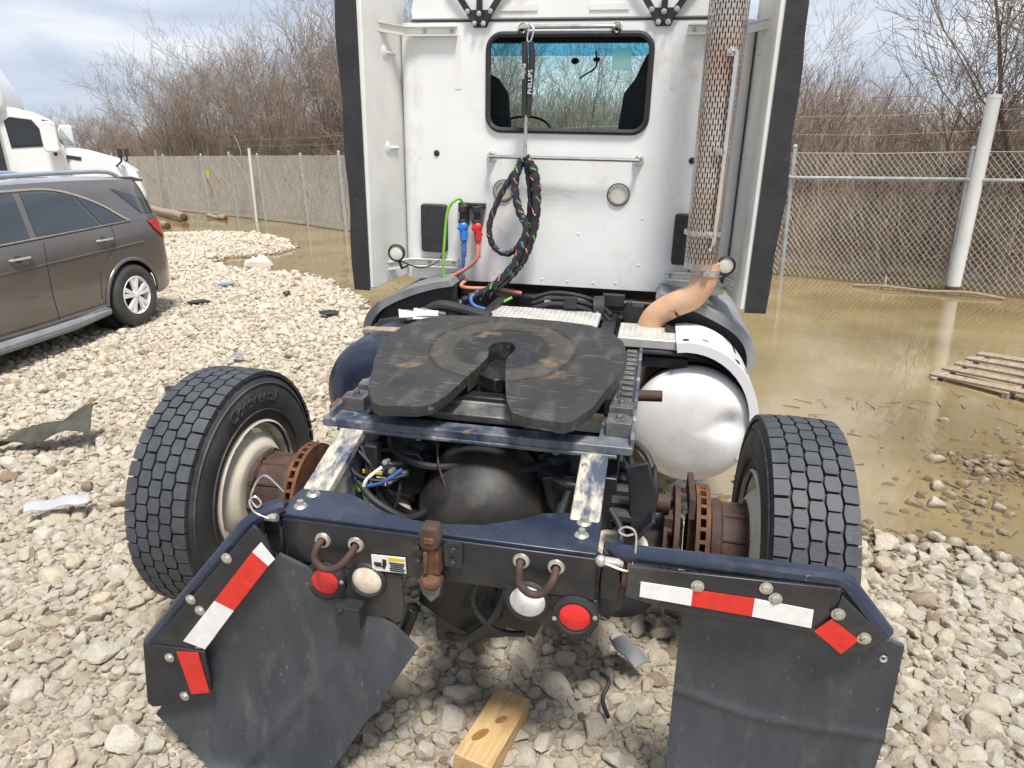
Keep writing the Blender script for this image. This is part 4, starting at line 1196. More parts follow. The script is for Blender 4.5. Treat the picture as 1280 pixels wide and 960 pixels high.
# rear crossmember: top gusset plate with a swept cut-out, and the rear face
gus = [(-.475, 0), (.445, 0), (.445, .20), (.352, .20), (.27, .175), (.21, .125), (.12, .075), (.01, .055), (-.08, .055), (-.17, .075), (-.24, .115), (-.31, .155), (-.388, .158), (-.475, .15)]
q = MB(); q.prism(gus, 'Z', -.008, 0.004)
cm = tp(q, "rear_crossmember", M['navy'], bevel=.003)
q = MB(); q.hexa([(-.452, -.004, -.15), (.447, -.004, -.14), (.447, .012, -.14), (-.452, .012, -.15), (-.452, -.012, -.004), (.447, -.012, -.004), (.447, .012, -.009), (-.452, .012, -.009)])
q.box((0, .06, -.147), (.88, .10, .008))
tp(q, "rear_face", M['black'], cm, bevel=.004)
for (x, y) in [(-.422, .125), (-.425, .05), (.395, .15), (.395, .085)]:
    q = MB(); q.lathe([(.0001, .006), (.015, .006), (.021, .0)], (x, y, .004), (0, 0, 1), 16); q.lathe([(.0001, .018), (.010, .018), (.012, .006)], (x, y, .004), (0, 0, 1), 6); tp(q, "bolt", M['zinc'], cm)
# warning decal with a truck pictogram and printed lines
q = MB(); q.hexa([(-.184, -.0105, -.137), (-.083, -.0105, -.133), (-.083, -.0085, -.133), (-.184, -.0085, -.137), (-.184, -.014, -.083), (-.083, -.014, -.079), (-.083, -.012, -.079), (-.184, -.012, -.083)])
dc = tp(q, "warning_decal", M['paper'])
q = MB(); q.hexa([(-.134, -.0135, -.096), (-.085, -.0135, -.094), (-.085, -.0125, -.094), (-.134, -.0125, -.096), (-.134, -.0148, -.085), (-.085, -.0148, -.083), (-.085, -.0138, -.083), (-.134, -.0138, -.085)]); tp(q, "yellow_header", M['yellow'], dc)
q = MB()
for k in range(5):
    z = -.102 - k * .0066
    q.box((-.1095 + (k % 2) * .001, -.0137 + k * .0005, z), (.046 - (k * 7 % 3) * .004, .0012, .0036))
q.box((-.166, -.013, -.112), (.022, .0014, .010)); q.box((-.158, -.013, -.119), (.030, .0014, .004)); q.box((-.146, -.013, -.104), (.012, .0014, .02)); q.box((-.148, -.013, -.118), (.006, .0014, .014))
tp(q, "decal_print", M['ink'], dc)
# tow eyes
for pts in ([(-.33, .0, -.06), (-.335, -.035, -.065), (-.338, -.05, -.10), (-.31, -.055, -.122), (-.27, -.055, -.112), (-.235, -.045, -.075), (-.23, 0, -.06)],
            [(.245, .0, -.04), (.245, -.035, -.045), (.25, -.05, -.085), (.28, -.055, -.108), (.315, -.055, -.098), (.338, -.045, -.06), (.34, 0, -.045)]):
    q = MB(); q.tube(catmull(pts, 6), .0105, 10); te = tp(q, "tow_eye", M['rust_brown'], smooth=60)
    for p in (pts[0], pts[-1]):
        q = MB(); q.lathe([(.014, .012), (.022, .01), (.026, 0)], (p[0], -.006, p[2]), (0, -1, 0), 14); tp(q, "washer", M['zinc'], te)
# rusty latch in the middle of the face
q = MB(); q.prism([(-.03, .03), (-.022, .052), (.022, .052), (.03, .03), (.026, -.012), (.012, -.02), (-.012, -.02), (-.028, -.01)], 'Y', -.055, -.008)
pin_ = tp(q, "pintle_latch", M['rust_brown'], bevel=.008)
q = MB(); q.prism([(-.02, -.022), (.022, -.022), (.026, -.10), (-.018, -.10)], 'Y', -.045, -.008); q.box((-.012, -.05, -.06), (.012, .012, .07)); tp(q, "latch_body", M['rust'], pin_, bevel=.004)
q = MB(); q.box((0, -.052, .012), (.028, .012, .02)); q.lathe([(.0001, .02), (.026, .012), (.032, 0), (.026, -.02)], (.0, -.04, -.118), (0, -.4, 1), 16); tp(q, "rust_scab", M['rust_orange'], pin_, bevel=.003)
q = MB(); q.prism([(-.035, -.12), (.03, -.12), (.024, -.165), (.0, -.19), (-.024, -.165)], 'Y', -.05, -.01); tp(q, "latch_jaw", M['worn'], pin_, bevel=.006)
for (x, z, w_, h_) in [(-.042, -.055, .022, .075), (.058, -.045, .05, .075)]:
    q = MB(); q.prism(rrect(x, z, w_, h_, .008, 3), 'Y', -.022, -.006); q.bolt((x, -.022, z + h_ * .28), (0, -1, 0), .01, .01); q.bolt((x, -.022, z - h_ * .28), (0, -1, 0), .01, .01); tp(q, "latch_plate", M['black'], pin_)
# tail light brackets
for (poly, lights) in [([(-.415, -.15), (-.10, -.15), (-.10, -.30), (-.17, -.305), (-.30, -.30), (-.38, -.27), (-.415, -.22)], [(-.335, -.20, .056, 'red'), (-.205, -.178, .052, 'white')]),
                       ([(.19, -.145), (.455, -.142), (.462, -.22), (.44, -.262), (.40, -.272), (.34, -.262), (.20, -.19)], [(.265, -.170, .058, 'white'), (.397, -.196, .056, 'red')])]:
    q = MB(); q.prism(poly, 'Y', .0, .008); lb = tp(q, "light_bracket", M['black'], bevel=.002)
    for (x, z, r, kind_) in lights:
        q = MB()
        if kind_ == 'red':
            q.lathe([(r * .76, .012), (r * .9, .017), (r * 1.12, .012), (r * 1.16, 0)], (x, 0, z), (0, -1, 0), 28); tl_ = tp(q, "tail_light", M['rubber'])
            q = MB(); q.lathe([(.0001, .022), (r * .4, .021), (r * .7, .017), (r * .8, .011)], (x, 0, z), (0, -1, 0), 28); tp(q, "lens", M['red'], tl_)
            for s_ in (-1, 1):
                q = MB(); q.bolt((x + s_ * r * .98, -.014, z + s_ * .01), (0, -1, 0), .0045, .004); tp(q, "screw", M['zinc'], tl_)
        else:
            q.lathe([(r * .86, .008), (r * 1.0, .012), (r * 1.12, .006), (r * 1.15, -.004)], (x, 0, z), (0, -1, 0), 28); tl_ = tp(q, "reversing_light", M['black_pl'])
            q = MB(); q.lathe([(.0001, .017), (r * .35, .016), (r * .7, .012), (r * .9, .006)], (x, 0, z), (0, -1, 0), 28); tp(q, "lens", M['lamp_white'] if x < 0 else M['white_tape'], tl_)
q = MB(); q.box((-.255, -.02, -.29), (.075, .05, .07)); q.bolt((-.275, -.046, -.265), (0, -1, 0), .006, .006); tp(q, "socket_box", M['black_pl'], bevel=.012)
# low black guard plates seen under the crossmember
q = MB(); q.prism([(-.07, -.20), (.14, -.17), (.17, -.33), (.10, -.42), (-.02, -.36), (-.09, -.31)], 'Y', .10, .13); q.box((.21, .15, -.33), (.16, .03, .14), (.2, .3, 0)); 
q.tube([(-.09, .06, -.30), (-.14, .08, -.44)], .02, 8); q.box((.02, .3, -.36), (.22, .3, .2), (.4, 0, .3)); q.prism([(-.12, -.16), (.06, -.16), (.05, -.36), (-.03, -.41), (-.10, -.34)], 'Y', .20, .22); q.tube(catmull([(.20, .08, -.16), (.16, .05, -.28), (.08, .06, -.38), (.0, .10, -.42)], 5), .014, 8); q.tube(catmull([(.12, .06, -.15), (.10, .04, -.24), (.16, .05, -.33), (.24, .10, -.37)], 5), .010, 8)
for k in range(6): q.tube([(.10 + k * .014, .12, -.16), (.05 + k * .02, .09, -.30)], .005, 6)
tp(q, "lower_guard", M['dark'], bevel=.008)
# --- mud flaps and their hangers
def flapset(name_h, segs, plate, tape, flap_rows, bolts, m_h=None):
    q = MB(); q.tube(segs, [.024] * len(segs), 10); hg = tp(q, name_h, M['navy'])
    for pl in plate:
        q = MB(); q.prism(pl[0], 'Y', pl[1], pl[1] + .012); tp(q, "hanger_plate", M['black'], hg, bevel=.003)
    for (poly, y, c) in tape:
        q = MB(); q.prism(poly, 'Y', y - .003, y - .0005); tp(q, "red_tape" if c == 'red_tape' else "white_tape", M[c], hg)
    for (x, y, z) in bolts:
        q = MB(); q.bolt((x, y, z), (0, -1, 0), .011, .008); tp(q, "bolt", M['zinc'], hg)
    q = MB()
    n = len(flap_rows[0]); m_ = len(flap_rows)
    vs_ = [p for r_ in flap_rows for p in r_] + [(p[0] + .001, p[1] + .013, p[2]) for r_ in flap_rows for p in r_]
    fs_ = []
    for i in range(m_ - 1):
        for j in range(n - 1):
            a = i * n + j
            fs_.append((a, a + 1, a + n + 1, a + n)); b_ = a + n * m_
            fs_.append((b_, b_ + n, b_ + n + 1, b_ + 1))
    N_ = n * m_
    for i in range(m_ - 1):
        for j in (0, n - 1):
            a = i * n + j; fs_.append((a, a + n, a + n + N_, a + N_))
    for j in range(n - 1):
        for i in (0, m_ - 1):
            a = i * n + j; fs_.append((a, a + 1, a + 1 + N_, a + N_))
    q.add(vs_, fs_)
    fl = tp(q, "mud_flap", M['flap'], smooth=60)
    return hg, fl
# right: hanger level, its outer end bent down
R_rows = []
for i in range(81):
    t = i / 80
    z_ = lambda x: (-.07 - .045 * max(0, (x - 1.0) / .18)) 
    row = []
    for j in range(25):
        s_ = j / 24
        x = .675 + (1.205 - .675 + .02 * sin(t * 2.2) - (.05 * max(0, t - .45))) * s_ + .012 * t
        z0_ = z_(x)
        z = z0_ + (-.80 - z0_) * t
        y = -.036 + .05 * sin(t * 3.0) * (1 - .5 * s_) - .006 * math.exp(-((t - .46 - .05 * sin(s_ * 3.1)) / .022) ** 2) + .03 * max(0, s_ - .75) * t + .008 * sin(s_ * 7 + t * 3) * t
        row.append((x, y, z))
    R_rows.append(row)
flapset("mud_flap_hanger", [(.485, .02, .02), (.52, -.01, .025), (1.02, -.03, .045), (1.045, -.032, .035), (1.15, -.045, -.085)],
        [([(.525, -.07), (.53, .02), (1.03, .035), (1.025, -.04), (1.0, -.10), (.68, -.10)], -.062), ([(1.032, .02), (1.15, -.085), (1.10, -.13), (1.05, -.155), (1.003, -.10), (1.02, -.05)], -.068)],
        [([(.562, -.018), (.562, -.062), (.690, -.068), (.690, -.020)], -.0625, 'white_tape'), ([(.690, -.020), (.690, -.068), (.838, -.074), (.838, -.022)], -.0625, 'red_tape'), ([(.838, -.022), (.838, -.074), (.978, -.084), (.976, -.032)], -.0625, 'white_tape'),
         ([(1.018, -.045), (.985, -.088), (1.055, -.142), (1.087, -.095)], -.0685, 'red_tape')],
        R_rows, [(.70, -.063, -.008), (.885, -.063, -.014), (1.03, -.069, -.03), (1.098, -.069, -.088), (.86, -.063, .012)])
q = MB(); q.lathe([(.004, 0), (.009, .003), (.010, 0)], (1.165, -.036, -.165), (0, -1, 0), 12); tp(q, "eyelet", M['zinc'])
# left: hanger has dropped, so the flap lies askew and rests on the stones
def lerp2(a, b_, t): return (a[0] + (b_[0] - a[0]) * t, a[1] + (b_[1] - a[1]) * t)
A_, B_, C_, D_ = (-.455, -.105), (-.97, -.80), (-.52, -1.20), (-.055, -.385)
L_rows = []
for i in range(61):
    t = i / 60
    row = []
    for j in range(31):
        s_ = j / 30
        p = lerp2(lerp2(A_, B_, s_), lerp2(D_, C_, s_), t)
        x, z = p
        y = -.045 + .05 * sin(t * 2.6) * (1 - s_) - .012 * math.exp(-((t - .62 + .12 * (s_ - .5)) / .04) ** 2) * s_ - .10 * max(0, s_ - .55) * t
        if z < -.94: y -= (-.94 - z) * .5; z = -.94 + (z + .94) * .4
        row.append((x, y, z))
    L_rows.append(row)
flapset("mud_flap_hanger", [(-.46, .02, .02), (-.50, -.01, .01), (-.55, -.03, -.03), (-.90, -.05, -.455), (-.925, -.055, -.49)],
        [([(-.505, .0), (-.925, -.50), (-.86, -.53), (-.70, -.435), (-.455, -.10), (-.47, -.04)], -.072), ([(-.935, -.48), (-.72, -.47), (-.715, -.62), (-.865, -.71), (-.945, -.735), (-.962, -.72)], -.078)],
        [([(-.485, -.05), (-.515, -.085), (-.470, -.125), (-.448, -.10)], -.0725, 'white_tape'), ([(-.515, -.085), (-.660, -.275), (-.600, -.300), (-.470, -.125)], -.0725, 'red_tape'), ([(-.660, -.275), (-.790, -.445), (-.718, -.462), (-.600, -.300)], -.0725, 'white_tape'),
         ([(-.815, -.485), (-.740, -.475), (-.722, -.625), (-.788, -.645)], -.0785, 'red_tape')],
        L_rows, [(-.60, -.073, -.12), (-.74, -.073, -.285), (-.715, -.073, -.32), (-.845, -.079, -.515), (-.815, -.079, -.66)])
# hairpin clips and hinge boxes at the crossmember ends
for sx, ox in ((-1, -.49), (1, .485)):
    q = MB(); q.box((ox, .03, -.02), (.05, .06, .07)); q.box((ox + sx * .0, .02, -.09), (.055, .04, .09)); q.prism([(ox - .03, -.05), (ox + .035, -.05), (ox + .04, -.19), (ox, -.24), (ox - .035, -.22)], 'Y', .05, .16)
    hb = tp(q, "hinge_box", M['black'], bevel=.006)
    q = MB(); q.cyl((ox - .03, -.02, .0), (ox + .03, -.02, .0), .012, 10); q.sphere((ox - .028, -.022, .0), .016, 10, 6); tp(q, "pin", M['zinc'], hb)
    q = MB()
    if sx > 0: q.tube(catmull([(ox - .02, -.03, -.0), (ox + .04, -.035, -.012), (ox + .055, -.03, .01), (ox + .055, -.02, .09), (ox + .03, -.015, .105), (ox + .012, -.015, .09), (ox + .03, -.015, .08), (ox + .05, -.02, .09)], 6), .003, 6)
    else: q.tube(catmull([(ox + .01, -.03, .0), (ox - .03, -.035, .02), (ox - .045, -.03, .05), (ox - .03, -.02, .06), (ox - .015, -.02, .04), (ox - .03, -.025, .03), (ox - .05, -.01, .06), (ox - .01, .0, .12), (ox + .04, .01, .07)], 6), .003, 6)
    tp(q, "hairpin_clip", M['chrome'], hb)
    q = MB(); q.box((ox + sx * .035, .005, -.04), (.012, .03, .075)); tp(q, "rusty_shim", M['rust_orange'], hb, bevel=.003)
# --- fifth wheel
def plate_mat():
    m = bpy.data.materials.new("greasy_fifth_wheel_steel")
    m.use_nodes = True
    N, L = m.node_tree.nodes, m.node_tree.links
    b = N["Principled BSDF"]
    t = N.new("ShaderNodeTexCoord")
    mp_ = N.new("ShaderNodeMapping"); mp_.inputs["Location"].default_value = (0, -.85, 0); mp_.inputs["Scale"].default_value = (1, 1, 0)
    L.new(t.outputs["Object"], mp_.inputs["Vector"])
    ln = N.new("ShaderNodeVectorMath"); ln.operation = 'LENGTH'; L.new(mp_.outputs["Vector"], ln.inputs[0])
    n = N.new("ShaderNodeTexNoise"); n.inputs["Scale"].default_value = 9; n.inputs["Detail"].default_value = 8; L.new(t.outputs["Object"], n.inputs["Vector"])
    ad = N.new("ShaderNodeMath"); ad.operation = 'MULTIPLY_ADD'; ad.inputs[1].default_value = .03; L.new(n.outputs["Fac"], ad.inputs[0]); L.new(ln.outputs["Value"], ad.inputs[2])
    r = N.new("ShaderNodeValToRGB"); els = r.color_ramp.elements
    cs = [(0.0, (.024, .025, .029)), (.19, (.023, .024, .028)), (.205, (.060, .055, .047)), (.275, (.068, .061, .052)), (.285, (.018, .018, .020)), (.30, (.042, .040, .040)), (.42, (.034, .033, .034)), (.6, (.045, .043, .042))]
    while len(els) < len(cs): els.new(.5)
    for e_, (p, c) in zip(els, cs): e_.position = p; e_.color = (*c, 1)
    L.new(ad.outputs[0], r.inputs["Fac"])
    out = r.outputs["Color"]
    for (c2, sc_, lo, hi, st) in [((.24, .16, .085), 6, .65, .72, (1, 1, 1)), ((.12, .115, .11), 14, .52, .75, (1, .4, 1)), ((.17, .16, .15), 40, .60, .72, (.3, 2.5, 1)), ((.02, .02, .022), 7, .58, .75, (1, 1, 1))]:
        n2 = N.new("ShaderNodeTexNoise"); n2.inputs["Scale"].default_value = sc_; n2.inputs["Detail"].default_value = 9
        m2 = N.new("ShaderNodeMapping"); m2.inputs["Scale"].default_value = st; m2.inputs["Location"].default_value = (sc_, 2.3, 0)
        L.new(t.outputs["Object"], m2.inputs["Vector"]); L.new(m2.outputs["Vector"], n2.inputs["Vector"])
        mr = N.new("ShaderNodeMapRange"); mr.inputs["From Min"].default_value = lo; mr.inputs["From Max"].default_value = hi; mr.inputs["To Max"].default_value = .8
        L.new(n2.outputs["Fac"], mr.inputs["Value"])
        mx = N.new("ShaderNodeMixRGB"); mx.inputs["Color2"].default_value = (*c2, 1); L.new(mr.outputs["Result"], mx.inputs["Fac"]); L.new(out, mx.inputs["Color1"]); out = mx.outputs["Color"]
    L.new(out, b.inputs["Base Color"])
    b.inputs["Metallic"].default_value = .25
    rm = N.new("ShaderNodeMapRange"); rm.inputs["To Min"].default_value = .36; rm.inputs["To Max"].default_value = .66; L.new(n.outputs["Fac"], rm.inputs["Value"]); L.new(rm.outputs["Result"], b.inputs["Roughness"])
    n4 = N.new("ShaderNodeTexNoise"); n4.inputs["Scale"].default_value = 38; n4.inputs["Detail"].default_value = 6; L.new(t.outputs["Object"], n4.inputs["Vector"])
    bp = N.new("ShaderNodeBump"); bp.inputs["Distance"].default_value = .003; bp.inputs["Strength"].default_value = .7; L.new(n4.outputs["Fac"], bp.inputs["Height"]); L.new(bp.outputs["Normal"], b.inputs["Normal"])
    return m
PM = plate_mat()
def pz(x, y): return .287 + .13 * (y - .85) - (.04 * (.60 - y) if y < .60 else 0) + (-.10 * max(0, y - 1.12))
half = [(.066, .60), (.045, .70), (.036, .76), (.040, .80), (.050, .84), (.046, .875), (.025, .90), (0, .908)]
outer = [(0, 1.178), (.17, 1.168), (.30, 1.14), (.39, 1.08), (.44, .99), (.462, .88), (.455, .77), (.43, .66), (.41, .60)]
front = half + outer[:]      # right half, closed along the centre line
horn = [(.066, .60), (.412, .60), (.378, .47), (.325, .378), (.30, .362), (.175, .375), (.128, .40), (.098, .47)]
q = MB()
def slab(mb, poly, th):
    n = len(poly)
    mb.add([(x, y, pz(x, y)) for x, y in poly] + [(x, y, pz(x, y) - th) for x, y in poly], [tuple(range(n)), tuple(range(2 * n - 1, n - 1, -1))] + [(i, n + i, n + (i + 1) % n, (i + 1) % n) for i in range(n)])
for sx in (1, -1):
    # split the right half into convex-ish quads from hole edge to rim
    inn = [(.066, .60), (.045, .70), (.036, .76), (.040, .80), (.050, .84), (.046, .875), (.032, .895), (.014, .906), (0, .908)]
    out_ = [(.412, .60), (.432, .66), (.455, .77), (.462, .88), (.44, .99), (.39, 1.08), (.30, 1.14), (.17, 1.168), (0, 1.178)]
    for i in range(8):
        K = 6
        for k in range(K):
            a, b_ = lerp2(inn[i], out_[i], k / K), lerp2(inn[i], out_[i], (k + 1) / K)
            c, d = lerp2(inn[i + 1], out_[i + 1], (k + 1) / K), lerp2(inn[i + 1], out_[i + 1], k / K)
            qd = [(sx * p[0], p[1], pz(*p)) for p in (a, b_, c, d)]
            n = len(q.v); q.v += qd; q.f.append((n, n + 1, n + 2, n + 3))
        for e0, e1 in ((inn[i], inn[i + 1]), (out_[i], out_[i + 1])):
            n = len(q.v); th = .06 if e0 in inn else .045
            q.v += [(sx * e0[0], e0[1], pz(*e0)), (sx * e1[0], e1[1], pz(*e1)), (sx * e1[0], e1[1], pz(*e1) - th), (sx * e0[0], e0[1], pz(*e0) - th)]; q.f.append((n, n + 1, n + 2, n + 3))
    hp = [(sx * x, y) for x, y in horn]
    n = len(q.v); q.v += [(x, y, pz(x, y)) for x, y in hp]; q.f.append(tuple(range(n, n + len(hp))))
    for i in range(1, len(hp)):
        e0, e1 = hp[i], hp[(i + 1) % len(hp)]
        n = len(q.v); q.v += [(*e0, pz(*e0)), (*e1, pz(*e1)), (*e1, pz(*e1) - .035), (*e0, pz(*e0) - .035)]; q.f.append((n, n + 1, n + 2, n + 3))
fw = tp(q, "fifth_wheel", PM, smooth=30, merge=True)
q = MB(); q.box((0, .80, .19), (.16, .22, .06)); q.prism([(-.035, .80), (.02, .72), (.05, .66), (.02, .64), (-.06, .70), (-.07, .78)], 'Z', .18, .235); q.box((0, .62, .16), (.20, .06, .05)); tp(q, "locking_jaw", M['dark'], fw, bevel=.006)
q = MB(); q.box((0, .555, .135), (.32, .06, .03), (.25, 0, 0)); q.tube([(-.34, .60, .15), (.34, .60, .15)], .022, 8); tp(q, "cross_brace", M['worn'], fw, bevel=.004)
q = MB(); q.prism([(-.41, .75), (.41, .75), (.41, 1.1), (-.41, 1.1)], 'Z', .10, .20); tp(q, "under_box", M['dark'], fw)
for sx in (-1, 1):
    q = MB(); q.prism([(.70, .12), (1.05, .12), (.97, .245), (.80, .245)], 'X', sx * .44, sx * .40); tp(q, "pivot_bracket", M['worn'], fw, bevel=.004)
# slider rails with locking teeth
for sx in (-1, 1):
    xc = sx * .475
    q = MB(); q.prism([(.40 * sx, .45), (.515 * sx, .45), (.515 * sx, 1.50), (.40 * sx, 1.50)], 'Z', .098, .116); q.box((sx * .508, .97, .125), (.014, 1.04, .04)); 
    sl = tp(q, "slider_rail", M['chip'], bevel=.003)
    q = MB()
    for k in range(14):
        q.box((sx * .47, .62 + k * .062, .130), (.045, .034, .03))
    tp(q, "locking_teeth", M['worn'], sl, bevel=.003)
    for (y, w_) in ((.56, .07), (.70, .08)):
        q = MB(); q.prism([(.42 * sx, y - .04), (.50 * sx, y - .04), (.505 * sx, y + .02), (.47 * sx, y + .05), (.42 * sx, y + .05)], 'Z', .117, .165); q.bolt((sx * .46, y, .165), (0, 0, 1), .012, .015); tp(q, "slider_stop", M['worn'], sl, bevel=.006)
q = MB(); q.hexa([(-.535, .435, .088), (.512, .44, .088), (.512, .505, .088), (-.535, .50, .088), (-.535, .435, .117), (.512, .44, .117), (.512, .505, .119), (-.535, .50, .119)]); q.box((-.01, .438, .082), (.95, .010, .014))
tp(q, "slider_end_bar", M['chip'], bevel=.004)
q = MB(); q.tube([(.47, 1.16, .03), (.61, 1.17, .035)], .024, 12); tp(q, "slider_pin", M['rust_brown'])
q = MB(); q.box((-.53, .62, .095), (.10, .08, .02)); tp(q, "rusty_tab", M['rust'], bevel=.003)
# --- suspension and axle seen inside the frame
q = MB(); q.lathe([(.0001, .255), (.08, .245), (.15, .205), (.20, .15), (.235, .08), (.245, 0), (.245, -.10)], (.005, .60, -.235), (0, -1, .5), 40); q.lathe([(.243, .0), (.262, .01), (.262, -.03), (.243, -.03)], (.005, .60, -.235), (0, -1, .5), 40, closed=True)
df = tp(q, "differential", M['housing'], smooth=50)
q = MB()
for k in range(16):
    a = 2 * pi * k / 16; ax = Vector((0, -1, .5)).normalized(); u_ = Vector((1, 0, 0)); w_ = ax.cross(u_)
    q.bolt(Vector((.005, .60, -.235)) + (u_ * cos(a) + w_ * sin(a)) * .254, ax, .008, .012)
tp(q, "cover_bolts", M['dark'], df)
q = MB(); q.prism([(-.13, -.0), (-.02, -.06), (.10, -.03), (.14, .02), (.12, .06), (-.12, .07)], 'Y', .62, .82); tp(q, "torque_arm_mount", M['dark'], bevel=.015)
ax_ = MB(); ax_.tube([(-.80, .8, -.40), (-.5, .8, -.40), (-.25, .8, -.39), (.25, .8, -.39), (.5, .8, -.40), (.72, .8, -.40)], [.075, .085, .13, .13, .085, .08], 16); tp(ax_, "axle_housing", M['housing'], smooth=60)
for sx in (-1, 1):
    q = MB(); q.prism([(sx * .385, .44), (sx * .385, .72), (sx * .22, .70), (sx * .17, .62), (sx * .20, .53), (sx * .30, .44)], 'Z', -.09, -.03); sh = tp(q, "shock_mount", M['black'], bevel=.015)
    q = MB(); q.lathe([(.028, 0), (.030, .012), (.014, .02), (.012, .035), (.008, .036), (.008, .05)], (sx * .25, .60, -.03), (0, 0, 1), 14); tp(q, "stud", M['zinc'], sh)
    q = MB(); q.lathe([(.0001, .036), (.036, .03), (.042, .012), (.042, 0)], (sx * .25, .60, -.038), (0, 0, 1), 16); tp(q, "bushing", M['rubber'], sh)
    q = MB(); q.tube([(sx * .25, .6, -.09), (sx * .24, .62, -.40)], .032, 12); tp(q, "shock_absorber", M['black'])
    bx_, by_, bz_ = (.50, .40, -.20) if sx > 0 else (-.345, .50, -.24)
    q = MB(); q.lathe([(.06, 0), (.115, -.02), (.128, -.06), (.118, -.10), (.128, -.14), (.12, -.20), (.07, -.24)], (bx_, by_, bz_), (0, 0, 1), 24); ab = tp(q, "air_spring", M['rubber'], smooth=60)
    q = MB(); q.lathe([(.0001, .012), (.07, .012), (.085, .004), (.09, -.008)], (bx_, by_, bz_), (0, 0, 1), 24); tp(q, "top_plate", M['lamp_white'], ab)
for z, y in ((-.10, .60), (-.19, .56)):
    q = MB(); q.lathe([(.0001, 0), (.05, 0), (.062, .015), (.062, .05), (.070, .055), (.070, .07), (.062, .075), (.06, .12), (.0001, .13)], (.45, y, z), (1, -.25, .1), 20); bc = tp(q, "brake_chamber", M['black'], smooth=50)
q = MB(); q.prism([(.50, .10), (.56, .12), (.60, .0), (.58, -.10), (.53, -.14)], 'Y', .34, .36); q.hexa([(.50, .30, -.20), (.60, .30, -.06), (.60, .60, -.02), (.50, .60, -.2), (.50, .30, -.18), (.59, .30, -.05), (.59, .60, -.0), (.50, .60, -.18)]); tp(q, "brake_bracket", M['black'], bevel=.004)
# hoses and brackets crowding the bay between the rails
hrng = random.Random(12)
for pts, r in [([(-.36, .62, .02), (-.30, .50, -.02), (-.16, .47, -.04), (-.02, .5, -.03), (.12, .52, -.05), (.3, .6, -.02)], .014), ([(-.38, .35, -.06), (-.30, .30, -.10), (-.20, .32, -.16), (-.17, .45, -.2)], .012),
               ([(.34, .55, -.04), (.31, .40, -.08), (.30, .28, -.12), (.34, .2, -.16)], .013), ([(.36, .7, -.02), (.30, .52, -.10), (.28, .36, -.18), (.22, .25, -.24)], .011), ([(-.22, .74, .0), (-.1, .62, .02), (.06, .60, .02), (.2, .66, .0)], .018),
               ([(-.38, .60, -.02), (-.36, .48, -.10), (-.30, .44, -.18), (-.24, .5, -.26)], .013), ([(.47, .62, .05), (.52, .5, .02), (.55, .42, -.06), (.50, .36, -.14)], .011), ([(.46, .75, .03), (.56, .66, .0), (.60, .58, -.10), (.58, .6, -.22)], .012), ([(.46, .34, -.05), (.50, .28, -.09), (.49, .22, -.15)], .010)]:
    q = MB(); q.tube(catmull(pts, 6), r, 8); tp(q, "air_line", M['rubber'])
q = MB(); q.prism([(-.37, -.02), (-.22, -.01), (-.19, -.05), (-.20, -.16), (-.26, -.19), (-.36, -.16)], 'Y', .50, .53); tp(q, "mount_plate", M['black'], bevel=.006)
q = MB(); q.prism([(.22, -.04), (.34, -.02), (.345, -.20), (.30, -.22), (.24, -.14)], 'Y', .48, .51); tp(q, "mount_plate", M['black'], bevel=.006)
for k in range(5):
    q = MB(); q.cyl((.46, .60 - k * .06, -.03 - .012 * k), (.53, .60 - k * .06, -.03 - .012 * k), .022, 10); q.cyl((.53, .60 - k * .06, -.03 - .012 * k), (.555, .59 - k * .06, -.03 - .012 * k), .014, 8); tp(q, "valve_port", M['black_pl'])
# valve block with wiring inside the left rail
q = MB(); q.box((-.335, .42, -.07), (.10, .05, .06)); q.box((-.36, .44, .0), (.05, .05, .08)); q.cyl((-.30, .40, -.05), (-.22, .40, -.04), .014, 8); vb = tp(q, "valve_block", M['black_pl'], bevel=.005)
q = MB(); q.box((-.345, .393, -.045), (.07, .004, .012)); tp(q, "yellow_label", M['yellow'], vb)
q = MB(); q.box((-.325, .392, -.075), (.055, .003, .030)); tp(q, "white_label", M['paper'], vb)
q = MB(); q.box((-.325, .390, -.075), (.048, .003, .024)); tp(q, "label_print", M['ink'], vb)
for (x, z) in [(-.27, -.03), (-.275, -.07), (-.245, -.035), (-.29, .0), (-.255, -.055)]:
    q = MB(); q.cyl((x, .40, z), (x, .37, z + .008), .009, 8); tp(q, "fitting", M['zinc'], vb)
for k, (mt, pts) in enumerate([(M['rubber'], [(-.42, .36, .02), (-.38, .34, -.03), (-.30, .34, -.045), (-.22, .37, -.03)]), (M['hose_blue'], [(-.42, .38, -.06), (-.36, .34, -.07), (-.29, .34, -.05), (-.23, .37, -.01)]), (M['paper'], [(-.30, .37, -.01), (-.345, .33, -.05), (-.345, .33, -.12), (-.32, .36, -.17)]),
                               (M['rubber'], [(-.24, .38, -.06), (-.25, .36, -.14), (-.29, .38, -.19), (-.33, .4, -.2)]), (M['hose_green'], [(-.40, .40, -.10), (-.385, .39, -.12)]), (M['rubber'], [(-.40, .42, .05), (-.37, .40, .0), (-.36, .38, -.08), (-.38, .4, -.2)]), (M['rubber'], [(-.40, .40, .03), (-.34, .38, -.02), (-.33, .40, -.13), (-.30, .42, -.2)])]):
    q = MB(); q.tube(catmull(pts, 6), .006 if k != 4 else .014, 6); tp(q, "wire", mt, vb)
q = MB(); q.tube([(-.15, .50, .055), (-.13, .45, -.02), (-.095, .42, -.09), (-.065, .40, -.24)], .0035, 6); q.sphere((-.15, .50, .055), .018, 8, 6); tp(q, "pull_cable", M['rust_brown'])
